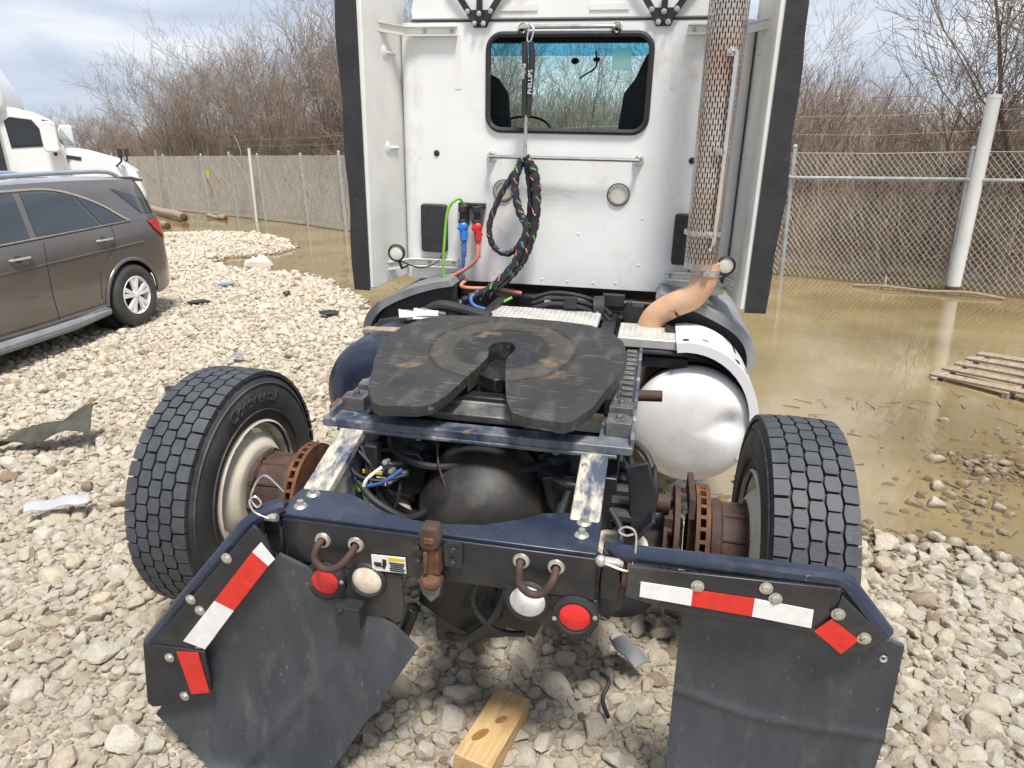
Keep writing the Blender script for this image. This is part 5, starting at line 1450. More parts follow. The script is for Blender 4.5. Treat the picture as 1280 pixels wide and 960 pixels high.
# --- hubs, rotors, wheels
def rotor(sx, xr, xo):
    q = MB(); q.lathe([(.12, 0), (.215, 0), (.215, .014), (.12, .014)], (sx * xr, .8, -.40), (sx, 0, 0), 40, closed=True); q.lathe([(.12, .034), (.215, .034), (.215, .050), (.12, .050)], (sx * xr, .8, -.40), (sx, 0, 0), 40, closed=True)
    ro = tp(q, "brake_rotor", M['rust_orange'], smooth=30)
    q = MB()
    for k in range(30):
        a = 2 * pi * k / 30
        q.box((sx * (xr + .024), .8 + .20 * sin(a), -.40 + .20 * cos(a)), (.020, .014, .03), (-a, 0, 0))
    tp(q, "cooling_vanes", M['rust'], ro)
    q = MB(); q.lathe([(.10, -.02), (.13, .05), (.165, .06), (.17, .09), (.155, .10), (.152, xo - xr - .02), (.17, xo - xr - .012), (.17, xo - xr), (.0001, xo - xr)], (sx * xr, .8, -.40), (sx, 0, 0), 30)
    hb = tp(q, "wheel_hub", M['rust_brown'], smooth=30)
    q = MB()
    for k in range(10):
        a = 2 * pi * (k + .5) / 10
        y, z = .8 + .15 * sin(a), -.40 + .15 * cos(a)
        q.cyl((sx * (xr + .09), y, z), (sx * (xo - .01), y, z), .011, 8); q.cyl((sx * (xo - .02), y, z), (sx * (xo + .0), y, z), .026, 8)
    tp(q, "wheel_studs", M['rust_brown'], hb)
    if sx > 0:
        q = MB(); q.lathe([(.10, -.02), (.205, -.02), (.205, .0), (.10, .0)], (sx * (xr - .055), .8, -.40), (sx, 0, 0), 30, closed=True); q.lathe([(.10, -.02), (.17, -.02), (.17, -.006), (.10, -.006)], (sx * (xr - .09), .8, -.40), (sx, 0, 0), 30, closed=True); q.prism([(.66, -.235), (.92, -.235), (.90, -.165), (.68, -.165)], 'X', xr - .03, xr - .008)
        for k in range(7): q.bolt((sx * (xr - .08), .8 + .16 * sin(-k * .45), -.40 + .16 * cos(k * .45)), (-1, 0, 0), .012, .02)
        q.cyl((.55, .72, -.215), (.66, .72, -.215), .034, 14); q.cyl((.52, .72, -.215), (.55, .72, -.215), .026, 12); q.box((.66, .70, -.33), (.03, .05, .16)); q.box((.69, .66, -.42), (.04, .03, .12))
        tp(q, "brake_caliper", M['rust_brown'], bevel=.006)
rotor(1, .755, .955)
rotor(-1, .775, 1.0)
def tyre(sx, xi, w, label_text):
    c = (sx * xi, .8, -.40)
    R = .505
    q = MB()
    prof = [(.275, .02), (.30, .012), (.36, -.004), (.42, -.004), (.462, .006), (.478, .014), (.484, .02), (.487, w / 2), (.484, w - .02), (.478, w - .014), (.462, w - .006), (.42, w + .004), (.36, w + .004), (.30, w - .012), (.275, w - .02)]
    q.lathe(prof, c, (sx, 0, 0), 72)
    for rr, dx in ((.335, -.003), (.448, -.0015)):
        q.lathe([(rr - .004, dx + .004), (rr, dx - .002), (rr + .004, dx + .004)], c, (sx, 0, 0), 72)
    ty = tp(q, "tyre", M['tyre'], smooth=50)
    ty["label"] = "worn drive tyre on the %s with cracked inner sidewall" % ("left" if sx < 0 else "right")
    del ty["label"]
    # tread blocks: five staggered columns, unevenly worn
    trd = random.Random(int(xi * 1000))
    q = MB()
    cols = 5
    N_ = 50
    cw = (w - .012) / cols
    for k in range(cols):
        x0 = .006 + k * cw
        edge = k in (0, cols - 1)
        for i in range(N_):
            a0 = 2 * pi * (i + (.5 if k % 2 else 0)) / N_
            da = 2 * pi / N_
            g = .0018 + trd.uniform(-.0005, .0008); Rb = R - trd.uniform(0, .0025); a0 += trd.uniform(-.004, .004)
            hw = cw / 2 - g
            xm = x0 + cw / 2
            # barrel-shaped outline
            pts = [(xm - hw * .80, -.44), (xm + hw * .80, -.44), (xm + hw, -.10), (xm + hw, .10), (xm + hw * .80, .44), (xm - hw * .80, .44), (xm - hw, .10), (xm - hw, -.10)]
            if edge:
                ox = -1 if k == 0 else 1
                pts = [(xm + (px - xm if (px - xm) * ox < 0 else (hw + g) * ox), pa) for px, pa in pts]
            vs_ = []
            for rad in (.480, R):
                for (px, pa) in pts:
                    cr_ = Rb - (.008 * ((px - w / 2) / (w / 2)) ** 4) if rad == R else rad
                    a = a0 + pa * da
                    vs_.append((c[0] + sx * px, c[1] + cr_ * sin(a), c[2] + cr_ * cos(a)))
            n = 8
            q.add(vs_, [tuple(range(n, 2 * n))] + [(j, (j + 1) % n, n + (j + 1) % n, n + j) for j in range(n)])
    tr_ = tp(q, "tread", M['tread'], ty, smooth=25)
    # steel wheel
    q = MB()
    q.lathe([(.283, -.002), (.292, .006), (.288, .018), (.274, .022), (.268, .05), (.262, .09), (.262, .16), (.268, w - .03), (.285, w - .012), (.290, w)], c, (sx, 0, 0), 56)
    rim = tp(q, "rim", M['wheel'], smooth=50)
    q = MB()
    prof = [(.10, .0), (.172, -.012), (.186, -.008), (.205, .008), (.232, .036), (.250, .055), (.262, .075)]
    hn = 10
    for j in range(len(prof) - 1):
        (r0, h0), (r1, h1) = prof[j], prof[j + 1]
        for k in range(60):
            if j == 4 and (k % 6) in (2, 3, 4): continue
            a, b_ = 2 * pi * k / 60, 2 * pi * (k + 1) / 60
            n = len(q.v)
            q.v += [(c[0] + sx * h, c[1] + r * sin(t), c[2] + r * cos(t)) for (r, h, t) in ((r0, h0, a), (r0, h0, b_), (r1, h1, b_), (r1, h1, a))]
            q.f.append((n, n + 1, n + 2, n + 3))
    tp(q, "wheel_disc", M['wheel'], rim, smooth=50, merge=True)
    if label_text:
        me = text_mesh(label_text, .075, .0012)
        rad, ctr = .395, radians(2)
        for v in me.vertices:
            x, y, z = v.co
            a = ctr + x / rad
            r = rad + y
            v.co = (c[0] + .006 - sx * 0 + z + (.001), c[1] + r * sin(a), c[2] + r * cos(a)) if sx < 0 else v.co
        me.materials.append(M['tyre_text'])
        o = lk(bpy.data.objects.new("sidewall_lettering", me)); o.parent = ty
    return ty
M['tyre_text'] = mat('raised_sidewall_lettering', [(0.3, (.058, .058, .058)), (.7, (.09, .089, .087))], 20, rough=.7)
tyre(-1, 1.035, .255, "Continental")
tyre(1, .955, .265, None)
# --- tanks, deck plates, fairings ahead of the axle
q = MB(); q.lathe([(.0001, -.045), (.06, -.043), (.12, -.037), (.17, -.028), (.21, -.017), (.245, -.003), (.27, .012), (.288, .028), (.298, .046), (.302, .07), (.302, 1.0), (.28, 1.05), (.0001, 1.06)], (.785, 1.72, -.335), (0, 1, 0), 56)
for i, v in enumerate(q.v):   # dent in the tank end
    d = Vector((v[0] - .96, v[1] - 1.74, v[2] + .28))
    k = math.exp(-((d.x / .07) ** 2 + (d.z / .06) ** 2))
    if v[1] < 1.9: q.v[i] = (v[0], v[1] + .05 * k, v[2])
tk = tp(q, "fuel_tank", M['alu'], smooth=60)
for y in (1.84, 2.45):
    q = MB(); q.lathe([(.304, 0), (.310, .0), (.310, .05), (.304, .05)], (.785, y, -.335), (0, 1, 0), 48, closed=True); tp(q, "tank_strap", M['black'], tk)
q = MB(); q.box((.60, 1.86, -.02), (.28, .10, .05)); q.tube(catmull([(.46, 1.80, .03), (.60, 1.80, .035), (.75, 1.83, .02), (.87, 1.86, -.02), (.98, 1.86, -.10)], 6), .012, 8); q.tube(catmull([(.45, 1.84, .06), (.60, 1.84, .065), (.80, 1.86, .045), (.95, 1.88, -.02)], 6), .010, 8); q.box((.55, 1.95, .0), (.30, .2, .09)); tp(q, "tank_bracket", M['black'])
q = MB()   # curved white step fairing outside the tank
n = 16; rows = []
for k in range(n + 1):
    a = radians(100 - 128 * k / n)
    rows.append([(.735 + .365 * cos(a), 1.71, -.29 + .41 * sin(a)), (.735 + .365 * cos(a), 2.10, -.29 + .41 * sin(a)), (.735 + .322 * cos(a), 2.10, -.29 + .362 * sin(a)), (.735 + .322 * cos(a), 1.71, -.29 + .362 * sin(a))])
vs_ = [p for r_ in rows for p in r_]
q.add(vs_, [(k * 4 + i, k * 4 + (i + 1) % 4, k * 4 + 4 + (i + 1) % 4, k * 4 + 4 + i) for k in range(n) for i in range(4)] + [(0, 1, 2, 3), (n * 4 + 3, n * 4 + 2, n * 4 + 1, n * 4)])
sf = tp(q, "step_fairing", M['white'], smooth=40)
for a_, y in ((93, 1.76), (78, 1.80), (50, 1.78), (38, 1.84)):
    a = radians(a_); q = MB(); q.bolt((.735 + .365 * cos(a), y, -.29 + .41 * sin(a)), (cos(a), 0, sin(a)), .011, .006); tp(q, "bolt", M['rust_brown'] if a_ in (50, 93) else M['zinc'], sf)
q = MB(); q.lathe([(.0001, -.03), (.16, -.022), (.24, -.004), (.285, .03), (.30, .08), (.30, 1.0), (.0001, 1.05)], (-.785, 1.52, -.235), (0, 1, 0), 48); tp(q, "air_tank", M['navy'], smooth=60)
def deck(x0, x1, y0, y1, z, th, mt=M['diamond']):
    q = MB(); q.box(((x0 + x1) / 2, (y0 + y1) / 2, z - th / 2), (x1 - x0, y1 - y0, th)); o = tp(q, "deck_plate", mt, bevel=.006)
    q = MB(); p = .0275
    for i in range(int((x1 - x0) / p)):
        for j in range(int((y1 - y0) / p)):
            cx_, cy_ = x0 + p * (i + .6), y0 + p * (j + .6)
            a = radians(45 if (i + j) % 2 else -45)
            l_, w_ = .012, .0035
            u_ = (cos(a) * l_, sin(a) * l_); v_ = (-sin(a) * w_, cos(a) * w_)
            n = len(q.v)
            q.v += [(cx_ - u_[0], cy_ - u_[1], z), (cx_ + v_[0], cy_ + v_[1], z), (cx_ + u_[0], cy_ + u_[1], z), (cx_ - v_[0], cy_ - v_[1], z), (cx_, cy_, z + .0025)]
            q.f += [(n, n + 1, n + 4), (n + 1, n + 2, n + 4), (n + 2, n + 3, n + 4), (n + 3, n, n + 4)]
    tp(q, "raised_lozenges", mt, o, smooth=0)
    return o
deck(-.33, .275, 1.86, 2.20, .125, .03)
deck(.385, .725, 1.80, 2.10, .10, .05)
q = MB(); q.box((.325, 2.05, .05), (.075, .62, .10)); tp(q, "frame_bracket", M['black'], bevel=.006)
q = MB(); q.hexa([(-.42, 1.75, .06), (-.37, 1.75, .06), (-.27, 2.28, .14), (-.32, 2.28, .14), (-.42, 1.75, .09), (-.37, 1.75, .09), (-.27, 2.28, .17), (-.32, 2.28, .17)]); tp(q, "frame_bracket", M['black'], bevel=.006)
q = MB(); q.box((0, 2.62, .04), (1.5, .5, .24)); q.box((-.55, 2.05, -.02), (.36, .6, .10)); q.box((.60, 2.5, .0), (.5, .5, .2)); q.box((0, 2.1, -.02), (.8, .5, .1)); tp(q, "underbody", M['dark'], bevel=.02)
q = MB()
for k, (y, z) in enumerate([(2.25, .20), (2.22, .175), (2.2, .15)]): q.tube(catmull([(-.12, y, z - .03), (.0, y - .02, z + .01), (.15, y - .02, z), (.25, y, z - .04), (.33, y - .1, z - .08)], 6), .012, 8)
q.box((.10, 2.19, .17), (.07, .05, .06)); q.lathe([(.06, -.03), (.075, -.03), (.075, .03), (.06, .03)], (.26, 2.24, .13), (1, 0, .1), 20, closed=True); q.tube([(.42, 2.2, .02), (.42, 2.2, .19)], .018, 8); q.box((.45, 2.24, .12), (.10, .1, .1)); q.box((.33, 2.28, .18), (.12, .05, .06))
tp(q, "brake_lines", M['rubber'])
q = MB(); q.box((-.03, 2.2, .162), (.035, .03, .025)); q.cyl((.24, 2.17, .115), (.26, 2.17, .13), .012, 8); tp(q, "line_connectors", M['zinc'])
for sx in (-1, 1):
    # grey front fender lips
    pts = [(1.10, -.12), (1.10, -.03), (1.07, .05), (1.0, .12), (.86, .19), (.70, .245), (.58, .27)]
    q = MB()
    c = catmull([(sx * a, 2.10, b_) for a, b_ in pts], 5)
    vs_ = []
    for i, p in enumerate(c): vs_ += [tuple(p), (p.x, 2.9, p.z), (p.x * .97, 2.9, p.z - .03), (p.x * .965, 2.10, p.z - .032)]
    n = len(c); q.add(vs_, [(k * 4 + i, k * 4 + (i + 1) % 4, k * 4 + 4 + (i + 1) % 4, k * 4 + 4 + i) for k in range(n - 1) for i in range(4)] + [(0, 1, 2, 3), (n * 4 - 1, n * 4 - 2, n * 4 - 3, n * 4 - 4)])
    fl_ = tp(q, "chassis_fairing", M['grey_pl'], smooth=50)
    q = MB(); q.prism([(sx * a * .96, b_ - .03) for a, b_ in pts] + [(sx * .55, .12), (sx * .55, -.2), (sx * 1.02, -.2)], 'Y', 2.16, 2.2); q.prism([(sx * .62, .12), (sx * .98, .02), (sx * .98, -.02), (sx * .62, .06)], 'Y', 1.95, 2.15); tp(q, "inner_liner", M['black_pl'], fl_)
q = MB(); q.hexa([(-.95, 1.74, .035), (-.70, 1.70, .05), (-.70, 1.78, .05), (-.95, 1.80, .035), (-.95, 1.74, .06), (-.70, 1.70, .075), (-.70, 1.78, .075), (-.95, 1.80, .06)]); tp(q, "step_board", M['oldwood'], bevel=.004)
q = MB(); srng = random.Random(3)
for k in range(9):
    a = srng.uniform(-.8, .8); x = -.66 + srng.uniform(-.07, .08)
    q.add([(x - .06, 1.86 + .01 * k, .10), (x + .05, 1.86 + .01 * k, .105 + .01 * srng.random()), (x + .05 + .03 * a, 1.88, .13 + .02 * srng.random()), (x - .05 + .03 * a, 1.89, .135 + .03 * srng.random())], [(0, 1, 2, 3)])
q.tube(catmull([(-.75, 1.9, .10), (-.66, 1.88, .125), (-.57, 1.88, .13)], 4), [.02] * 9, 7)
tp(q, "insulation_scrap", M['paper'], smooth=30)
q = MB(); q.tube(catmull([(-.72, 2.05, .08), (-.60, 2.0, .15), (-.45, 1.97, .14), (-.30, 1.93, .12)], 6), .03, 10); q.tube(catmull([(-.95, 2.0, .03), (-.82, 1.95, .06), (-.70, 1.9, .08)], 6), .02, 8); tp(q, "intake_hose", M['rubber'])
# hood and front end ahead of the cab (mostly hidden)
q = MB(); q.prism([(3.9, .0), (3.9, 1.0), (4.3, .95), (5.1, .72), (5.35, .45), (5.4, -.2), (4.9, -.25), (4.75, .05), (4.3, .05), (4.1, -.2)], 'X', -.8, .8); tp(q, "hood", M['white'], bevel=.06)
for sx in (-1, 1):
    q = MB(); q.lathe([(.28, 0), (.36, -.01), (.46, .0), (.49, .03), (.49, .25), (.46, .28), (.36, .29), (.28, .28)], (sx * .80, 4.5, -.42), (sx, 0, 0), 40); ft = tp(q, "front_tyre", M['tyre'], smooth=50)
    q = MB(); q.lathe([(.285, .02), (.285, .28), (.25, .2), (.15, .14), (.0001, .14)], (sx * .80, 4.5, -.42), (sx, 0, 0), 40); tp(q, "front_rim", M['wheel'], ft, smooth=50)
# ------------------------------------------------------------------ brown-grey SUV on the left (x forward, y towards its left side, z up; origin under the rear axle's centre)
M['carpaint'] = mat('metallic_mocha_paint', [(0.3, (.150, .136, .128)), (.7, (.180, .164, .155))], 2, rough=.30, rvar=.04, metal=.5, coat=1.0, fac2=[((.16, .14, .12), 2.5, .55, .85)])
M['cartrim'] = mat('silver_roof_rail', [(0.3, (.42, .50, .58)), (.7, (.52, .60, .68))], 6, rough=.3, metal=.6)
yaw = radians(-101)
RW = (-4.16, 7.72)    # rear left wheel's outer face
hub_off = .93
car = empty("parked_suv", (RW[0] - (-sin(yaw)) * hub_off, RW[1] - cos(yaw) * hub_off, .10), (0, 0, yaw), "mud-splashed brown-grey SUV parked on the gravel at the left edge", "car")
car.scale = (.965, .965, .965)
def cp(mb, name, mt, parent=None, **k): return mb.build(name, mt, parent or car, **k)
def belt(x): return 1.115 + .055 * min(1, max(0, (2.3 - x) / 2.6)) if x > -.3 else 1.17
def cy_(x, z):
    y = .905 - .055 * abs((z - .72) / .5) ** 2.2
    if x < -.40: y -= .20 * ((-.40 - x) / .53) ** 2.4
    if x > 3.0: y -= .32 * ((x - 3.0) / .85) ** 2.2
    if z > 1.02: y -= (z - 1.02) * .10
    return y
def gy(x, z):
    y = cy_(x, belt(x)) - .012 - (z - belt(x)) * .36 - .05 * max(0, (z - 1.5) / .2) ** 2
    return y
def roofz(x):
    if x > 1.9: return 1.66 - .12 * ((x - 1.9) / .55) ** 1.6 if x < 2.45 else max(belt(x), 1.54 - (x - 2.45) * .62)
    return 1.665 - .045 * max(0, (.7 - x) / 1.4) ** 1.8
def patch(side, lo, hi, fy, nu=30, nv=8, x0=None, x1=None, off=0.0):
    """surface between two curves lo(u) and hi(u) -> (x,z)"""
    q = MB()
    for i in range(nu + 1):
        a, b_ = lo(i / nu), hi(i / nu)
        for j in range(nv + 1):
            t = j / nv
            x, z = a[0] + (b_[0] - a[0]) * t, a[1] + (b_[1] - a[1]) * t
            q.v.append((x, side * (fy(x, z) + off), z))
    for i in range(nu):
        for j in range(nv):
            n = i * (nv + 1) + j
            q.f.append((n, n + nv + 1, n + nv + 2, n + 1))
    return q
XR, XF = -.93, 3.85
def bottom(x):
    z = .30 + (.16 * ((-.45 - x) / .5) ** 2 if x < -.45 else 0) + (.10 * ((x - 3.3) / .55) ** 2 if x > 3.3 else 0)
    for cx_ in (0.0, 2.857):
        d = abs(x - cx_)
        if d < .415: z = max(z, .36 + sqrt(.415 ** 2 - d * d) * .98)
    return z
xsamp = sorted(set([round(XR + (XF - XR) * i / 70, 4) for i in range(71)] + [round(c + .415 * sin(radians(a)), 4) for c in (0, 2.857) for a in range(-90, 91, 9)]))
body = MB()
for side in (1, -1):
    n0 = len(body.v); nv = 12
    for x in xsamp:
        zb, zt = bottom(x), belt(x) - (.30 * max(0, (x - 3.2) / .65) ** 2)
        for j in range(nv + 1):
            z = zb + (zt - zb) * j / nv
            body.v.append((x, side * cy_(x, z), z))
    for i in range(len(xsamp) - 1):
        for j in range(nv):
            n = n0 + i * (nv + 1) + j
            body.f.append((n, n + nv + 1, n + nv + 2, n + 1))
nl = len(xsamp) * (nv + 1)
for j in range(nv):   # front and rear ends
    for base in (0, len(xsamp) - 1):
        a = base * (nv + 1) + j
        body.f.append((a, a + 1, nl + a + 1, nl + a))
for i in range(len(xsamp) - 1):   # bonnet and cowl
    if xsamp[i] > 2.5:
        a = i * (nv + 1) + nv; body.f.append((a, a + nv + 1, nl + a + nv + 1, nl + a))
bd = cp(body, "body", M['carpaint'], smooth=50, merge=True)
# greenhouse: pillars and roof
for side in (1, -1):
    q = patch(side, lambda u: (-.90 + 3.5 * u, belt(-.90 + 3.5 * u)), lambda u: (-.60 + 2.6 * u - .12 * (1 - u), roofz(-.72 + 2.72 * u)), gy, 40, 10)
    cp(q, "greenhouse", M['carpaint'], smooth=60)
q = MB(); nx_ = 24
for i in range(nx_ + 1):
    x = -.74 + 2.74 * i / nx_
    for j in range(13):
        s_ = -1 + j / 6
        ye = gy(x, roofz(x))
        q.v.append((x, s_ * ye, roofz(x) + .045 * (1 - s_ * s_)))
for i in range(nx_):
    for j in range(12):
        n = i * 13 + j; q.f.append((n, n + 13, n + 14, n + 1))
cp(q, "roof", M['carpaint'], smooth=60)
# windscreen, tailgate
q = MB(); q.add([(2.6, .80, 1.12), (2.6, -.80, 1.12), (2.0, -.60, 1.66), (2.0, .60, 1.66)], [(0, 1, 2, 3)]); cp(q, "windscreen", M['privacy'], smooth=0)
q = MB(); q.add([(-.93, .62, 1.16), (-.93, -.62, 1.16), (-.74, -.58, 1.62), (-.74, .58, 1.62)], [(0, 1, 2, 3)]); tg = cp(q, "tailgate", M['carpaint'], smooth=0)
q = MB(); q.add([(-.925, .58, 1.19), (-.925, -.58, 1.19), (-.775, -.54, 1.56), (-.775, .54, 1.56)], [(0, 1, 2, 3)]); q.xf(Matrix.Translation((-.02, 0, 0))); cp(q, "pane", M['privacy'], tg, smooth=0)
# spoiler
q = MB(); q.hexa([(-.86, -.62, 1.59), (-.70, -.62, 1.60), (-.70, .62, 1.60), (-.86, .62, 1.59), (-.86, -.62, 1.615), (-.68, -.62, 1.66), (-.68, .62, 1.66), (-.86, .62, 1.615)]); cp(q, "spoiler", M['carpaint'], bevel=.01)
glassx = mat('dark_side_glass', [(0.3, (.012, .018, .024)), (.7, (.020, .028, .036))], 2, rough=.03, rvar=.01, spec=1.0, coat=1.0)
for side in (1, -1):
    fw_ = patch(side, lambda u: (1.18 + 1.05 * u, belt(1.18 + 1.05 * u) + .03), lambda u: (1.10 + .72 * u, roofz(1.5) - .075 - .05 * u ** 3), gy, 16, 8, off=.006); w1 = cp(fw_, "front_door_window", M['windscreen'] if 0 else glassx, smooth=60)
    rw_ = patch(side, lambda u: (.24 + .86 * u, belt(.3) + .03 - .02 * u), lambda u: (.42 + .60 * u, roofz(.7) - .085 - .05 * (1 - u) ** 2), gy, 16, 8, off=.006); w2 = cp(rw_, "rear_door_window", glassx, smooth=60)
    qw = patch(side, lambda u: (-.16 + .37 * u, belt(0) + .03), lambda u: (-.13 + .52 * u, 1.20 + (roofz(.6) - .135 - 1.20) * (u ** .8)), gy, 12, 8, off=.006); cp(qw, "quarter_window", glassx, smooth=60)
    rgl = patch(side, lambda u: (-.90 + .42 * u, belt(-.5) + .05 + .03 * u), lambda u: (-.80 + .62 * u, 1.36 + .19 * u), gy, 14, 8, off=.006)
    cp(rgl, "wraparound_window", glassx, smooth=60)
    # chrome window surround
    path = [(-.19, belt(0) + .022)] + [(x, belt(x) + .015) for x in (.2, .6, 1.0, 1.4, 1.8, 2.2, 2.42)]
    top = [(2.0, 1.50), (1.6, roofz(1.6) - .06), (1.1, roofz(1.1) - .055), (.7, roofz(.7) - .065), (.4, 1.53), (.1, 1.40), (-.12, 1.25), (-.19, belt(0) + .04)]
    pts = [Vector((x, side * (gy(x, z) + .010), z)) for x, z in path + top]
    q = MB(); q.tube(catmull(pts, 5, closed=True), .011, 6, closed=True); cp(q, "window_trim", M['chrome'])
    for xh, zh in ((.30, 1.035), (1.42, 1.005)):
        yb = cy_(xh, zh)
        q = MB(); q.sphere((xh, side * (yb - .012), zh - .01), .06, 16, 8, (1.2, .35, .75)); hd = cp(q, "handle_recess", M['black_pl'])
        q = MB(); q.tube(catmull([(xh - .12, side * yb, zh), (xh - .10, side * (yb + .03), zh + .003), (xh + .06, side * (yb + .032), zh + .003), (xh + .10, side * yb, zh)], 5), .014, 8); cp(q, "door_handle", M['chrome'])
    for pts in ([(1.10, .33), (1.14, .6), (1.12, .9), (1.06, 1.12)], [(2.30, .33), (2.36, .7), (2.30, 1.08)], [(.50, .42), (.44, .75), (.16, .95), (.10, 1.16)]):
        c = catmull([(x, 0, z) for x, z in pts], 6)
        q = MB(); q.tube([(p.x, side * (cy_(p.x, p.z) + .0005), p.z) for p in c], .004, 5); cp(q, "panel_gap", M['ink'])
    # crease along the doors
    q = MB(); q.tube([(x, side * (cy_(x, .87 + .02 * x) - .003), .93 - .02 * x) for x in np.linspace(-.3, 2.6, 24)], .009, 6); cp(q, "body_crease", M['carpaint'])
    # sill
    q = MB(); q.tube([(.42, side * .86, .27), (1.0, side * .90, .25), (1.9, side * .90, .25), (2.45, side * .86, .27)], [.05, .06, .06, .05], 10); cp(q, "side_step", M['grey_pl'])
    q = MB(); q.tube([(.44, side * .905, .345), (1.4, side * .91, .335), (2.42, side * .905, .345)], .008, 6); cp(q, "sill_strip", M['carpaint'])
    # wheel arch lips
    for cx_ in (0.0, 2.857):
        pth = [(cx_ + .425 * sin(radians(a)), side * (cy_(cx_ + .425 * sin(radians(a)), .36 + .42 * cos(radians(a))) + .004), .36 + .42 * cos(radians(a))) for a in range(-95, 96, 10)]
        q = MB(); q.tube(pth, .022, 8); cp(q, "wheel_arch_lip", M['carpaint'], smooth=60)
        q = MB(); q.lathe([(.42, 0), (.42, -.3), (.2, -.32)], (cx_, side * .86, .36), (0, side, 0), 24); cp(q, "wheel_well", M['ink'], smooth=60)
    # tail lamp
    q = patch(side, lambda u: (-.92 + .34 * u, .84 + .20 * u), lambda u: (-.90 + .40 * u, 1.16), cy_, 12, 8, off=.014); cp(q, "tail_lamp", M['red'], smooth=60)
    # roof rail
    q = MB(); yr = lambda x: gy(x, roofz(x)) - .03
    q.tube(catmull([(-.45, side * yr(-.45), 1.665), (-.25, side * yr(-.2), 1.73), (.3, side * yr(.3), 1.745), (1.2, side * yr(1.2), 1.745), (1.7, side * yr(1.6), 1.725), (1.9, side * yr(1.7), 1.66)], 6), .024, 8); cp(q, "roof_rail", M['cartrim'], smooth=60)
    for cx_ in (0.0, 2.857):
        yw = .93
        o_ = (cx_, side * yw, .36)
        q = MB(); q.lathe([(.215, -.02), (.235, -.002), (.29, .004), (.335, -.006), (.355, -.03), (.358, -.11), (.355, -.20), (.33, -.225), (.22, -.22)], o_, (0, side, 0), 48); ty_ = cp(q, "tyre", M['tyre'], smooth=50)
        q = MB(); q.lathe([(.222, -.008), (.214, .0), (.200, -.012), (.19, -.10), (.19, -.2)], o_, (0, side, 0), 40); rm_ = cp(q, "rim", M['alu'], ty_, smooth=50)
        q = MB(); q.lathe([(.0001, .0), (.03, .0), (.05, -.01), (.06, -.03)], o_, (0, side, 0), 20)
        for k in range(5):
            for da in (-.20, .20):
                a = 2 * pi * k / 5 + da
                d = Vector((sin(a), 0, cos(a))); t = Vector((cos(a), 0, -sin(a)))
                c0, c1 = Vector(o_) + d * .045, Vector(o_) + d * .205
                yv = Vector((0, side, 0))
                q.hexa([c0 - t * .020 - yv * .03, c0 + t * .020 - yv * .03, c1 + t * .030 - yv * .025, c1 - t * .030 - yv * .025, c0 - t * .014 - yv * .004, c0 + t * .014 - yv * .004, c1 + t * .024 - yv * .003, c1 - t * .024 - yv * .003])
        cp(q, "spokes", M['alu'], ty_, smooth=30)
        q = MB(); q.lathe([(.0001, -.09), (.19, -.09)], o_, (0, side, 0), 24); cp(q, "brake_disc", M['ink'], ty_)
q = MB(); q.box((1.5, 0, .42), (4.2, 1.3, .25)); cp(q, "underbody", M['ink'])
q = MB(); q.box((1.0, 0, .85), (2.6, 1.5, .5)); cp(q, "cabin_floor", M['ink'])
q = MB(); q.box((2.15, .99, 1.16), (.12, .16, .13)); q.box((2.15, -.99, 1.16), (.12, .16, .13)); cp(q, "wing_mirrors", M['carpaint'], bevel=.03)

# ------------------------------------------------------------------ white sleeper truck behind the SUV (x forward, y left, z up)
syaw = radians(24)
semi = empty("distant_semi_truck", (-11.35, 16.6, .12), (0, 0, syaw), "white sleeper truck standing behind the SUV at the far left", "truck")
def sp_(mb, name, mt, parent=None, **k): return mb.build(name, mt, parent or semi, **k)
q = MB(); q.prism([(-2.2, .9), (-2.2, 3.6), (-2.0, 4.1), (-1.2, 4.3), (-.45, 4.15), (.10, 3.7), (.38, 3.1), (.42, 2.72), (.2, 2.6), (.2, .9)], 'Y', -1.15, 1.15); sp_(q, "sleeper_box", M['white'], bevel=.12)
q = MB(); q.prism([(.15, .9), (.15, 2.78), (.55, 2.76), (.95, 2.55), (1.28, 1.98), (1.28, .9)], 'Y', -1.0, 1.0); cb = sp_(q, "cab", M['white'], bevel=.06)
q = MB(); q.prism([(1.25, .75), (1.25, 1.96), (1.6, 1.88), (2.2, 1.68), (2.6, 1.38), (2.72, .9), (2.72, .55), (2.3, .5)], 'Y', -.85, .85); sp_(q, "hood", M['white'], bevel=.12)
